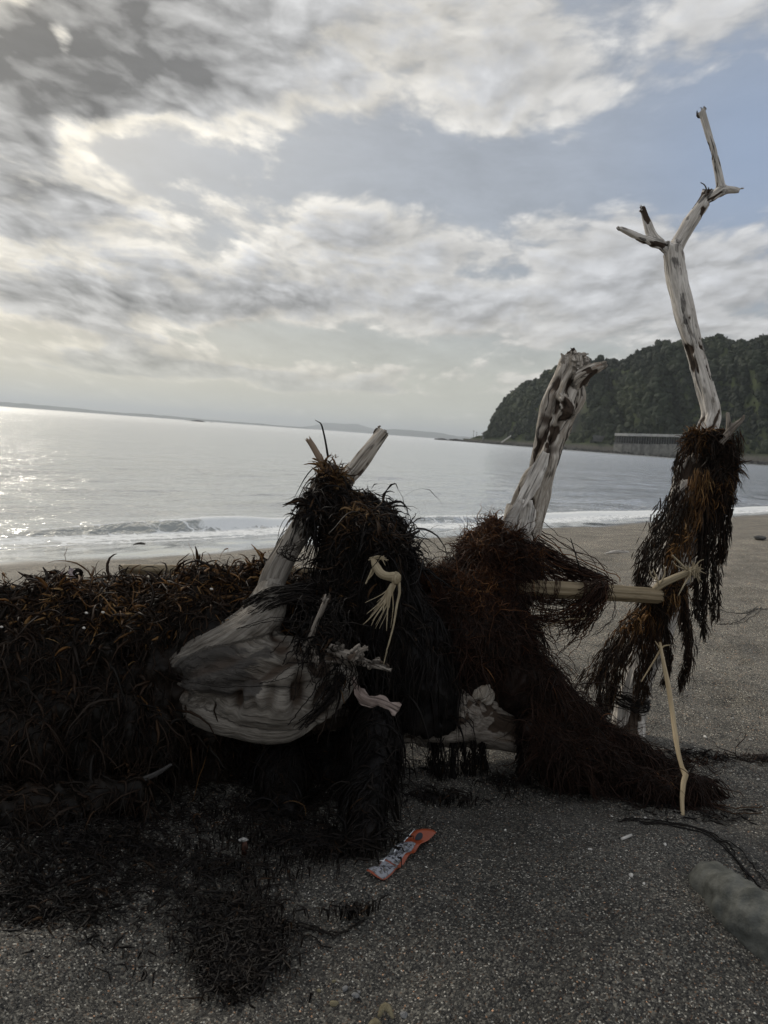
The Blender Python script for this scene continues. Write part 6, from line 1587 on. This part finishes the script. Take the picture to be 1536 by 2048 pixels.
def build_litter():
    """seaweed shreds on the sand, loose grains"""
    rng = np.random.default_rng(91)
    def patch(px, py, rx, ry, n):
        a = rng.normal(size=(n, 2)) * 0.55; return np.array([on_sand_fast(px + rx * u, py + ry * v) for u, v in a])
    def on_sand_fast(x, y):
        p = G(x, min(max(y, 1480), 2150), 0.0); return p
    spots = [(60, 1640, 190, 80, 520), (60, 1790, 200, 80, 1500), (200, 1740, 160, 60, 700), (230, 1680, 150, 70, 420), (330, 1640, 180, 60, 360), (380, 1765, 220, 30, 420), (250, 1730, 150, 25, 260), (480, 1890, 85, 75, 1500), (470, 1960, 60, 40, 300), (600, 1690, 160, 45, 520), (520, 1620, 160, 60, 520), (680, 1700, 80, 40, 420), (860, 1590, 60, 14, 130), (880, 1530, 60, 14, 120),
             (1150, 1570, 120, 22, 240), (1320, 1600, 60, 35, 330), (1420, 1640, 70, 10, 60), (900, 1600, 90, 10, 60), (1010, 1560, 50, 14, 110), (300, 1900, 260, 60, 60), (380, 1820, 120, 40, 170), (700, 1850, 60, 6, 60), (110, 1840, 160, 40, 300), (1400, 1525, 110, 9, 200), (640, 1590, 90, 30, 220)]
    P = np.vstack([patch(*s) for s in spots]); P[:, 2] = beach_z(P[:, 0], P[:, 1]); n = len(P); N = np.tile([0, 0, 1.0], (n, 1))
    K = 6; C = grow(P, N, K, 0.008 + 0.042 * rng.random(n) ** 1.8, rng, None, 0.16, 0.6, 0.3, 0.35, None, (0.001, 0.006), lock=0.25)
    for k in range(K): C[:, k, 2] = np.clip(C[:, k, 2], beach_z(C[:, k, 0], C[:, k, 1]) + 0.0012, beach_z(C[:, k, 0], C[:, k, 1]) + 0.022)
    w = rng.uniform(0.0009, 0.0030, n); R = taper(n, K, w, rng); V, F, t = strands_mesh(C, R, R * 0.35, np.clip(rng.normal(0.17, 0.11, n) + 0.35 * (rng.random(n) < .04), 0, 1), 4, rng)
    single('seaweed_litter', mesh_np('l', V, tris(F), {'tint': t}), WEEDK, 'dark shreds of seaweed strewn over the sand in front of the log', 'seaweed', kind='stuff')
    # long thin lines of weed
    Ls = [[(1240, 1643), (1300, 1648), (1360, 1655), (1410, 1668), (1450, 1695), (1480, 1735), (1505, 1770)], [(1440, 1250), (1490, 1238), (1536, 1215)], [(1380, 1222), (1440, 1220), (1490, 1225), (1560, 1200)], [(570, 1850), (640, 1858), (690, 1856), (725, 1838)], [(520, 1836), (600, 1860), (660, 1870)], [(1380, 1575), (1420, 1612), (1470, 1625), (1525, 1622)]]
    for i, L in enumerate(Ls[:1] + Ls[3:]):
        pass
    Vs, Fs, Ts, o = [], [], [], 0
    for i, L in enumerate(Ls):
        c = crom(np.array([[*on_sand(x, y, 0.004), 1] for x, y in L]), 70)[:, :3]
        for q in range(2 if i else 4):
            C = c + rng.normal(size=(1, 3)) * [.006, .006, .001] + np.cumsum(rng.normal(size=(70, 3)), 0) * [.0012, .0012, .0003]; C[:, 2] = beach_z(C[:, 0], C[:, 1]) + 0.003
            V, F, t = strands_mesh(C[None], np.full((1, 70), 0.0016), np.full((1, 70), .001), np.array([.15 if i < 5 else .7]), 4, rng); Vs.append(V); Fs.append(tris(F) + o); Ts.append(t); o += len(V)
    single('weed_line', mesh_np('w', np.vstack(Vs), np.vstack(Fs), {'tint': np.concatenate(Ts)}), WEEDK, 'thin dark lines of weed washed onto the open sand', 'seaweed', kind='stuff')
    # loose coarse grains
    n = 60000; y = 0.85 + (rng.random(n) ** 1.7) * 3.4; x = rng.uniform(-0.62, 0.68, n) * (y + 0.12); keep = np.ones(n, bool)
    z = beach_z(x, y); r = 0.0007 + 0.0016 * rng.random(n) ** 3.0; r *= 0.75 + 0.25 * y
    ov = np.array([(1, 0, 0), (-1, 0, 0), (0, 1, 0), (0, -1, 0), (0, 0, 1), (0, 0, -1)], float); of = np.array([(0, 2, 4), (2, 1, 4), (1, 3, 4), (3, 0, 4), (2, 0, 5), (1, 2, 5), (3, 1, 5), (0, 3, 5)])
    V = ov[None] * (r[:, None, None] * rng.uniform(0.6, 1.25, (n, 1, 3))); a = rng.uniform(0, 6.28, n); c, s = np.cos(a)[:, None], np.sin(a)[:, None]; q = V.copy(); V[..., 0] = q[..., 0] * c - q[..., 1] * s; V[..., 1] = q[..., 0] * s + q[..., 1] * c
    b = rng.uniform(-.8, .8, n); c, s = np.cos(b)[:, None], np.sin(b)[:, None]; q = V.copy(); V[..., 0] = q[..., 0] * c - q[..., 2] * s; V[..., 2] = q[..., 0] * s + q[..., 2] * c
    V += np.stack([x, y, z + r * 0.35], -1)[:, None]; F = of[None] + (np.arange(n) * 6)[:, None, None]
    tint = np.repeat(rng.random(n) ** (1 - 0.55 * ss(np.hypot(x, y), 1.3, 3.6)), 6)  # farther grains paler, following the light painted into the sand colour
    m, nn = material('sand_grains'); t = nn.attr('tint')
    nn.out(nn.bsdf(nn.ramp(t, [(0, (0.014, 0.014, 0.015)), (0.4, (0.045, 0.043, 0.04)), (0.75, (0.10, 0.096, 0.088)), (0.90, (0.22, 0.21, 0.185)), (0.97, (0.42, 0.40, 0.36)), (1, (0.65, 0.63, 0.57))]), 0.6, 0.35))
    single('sand_grains', mesh_np('g', V.reshape(-1, 3), F.reshape(-1, 3), {'tint': tint}, smooth=False), m, 'loose coarse dark and pale grains on the beach', 'sand', kind='stuff')


build_litter()
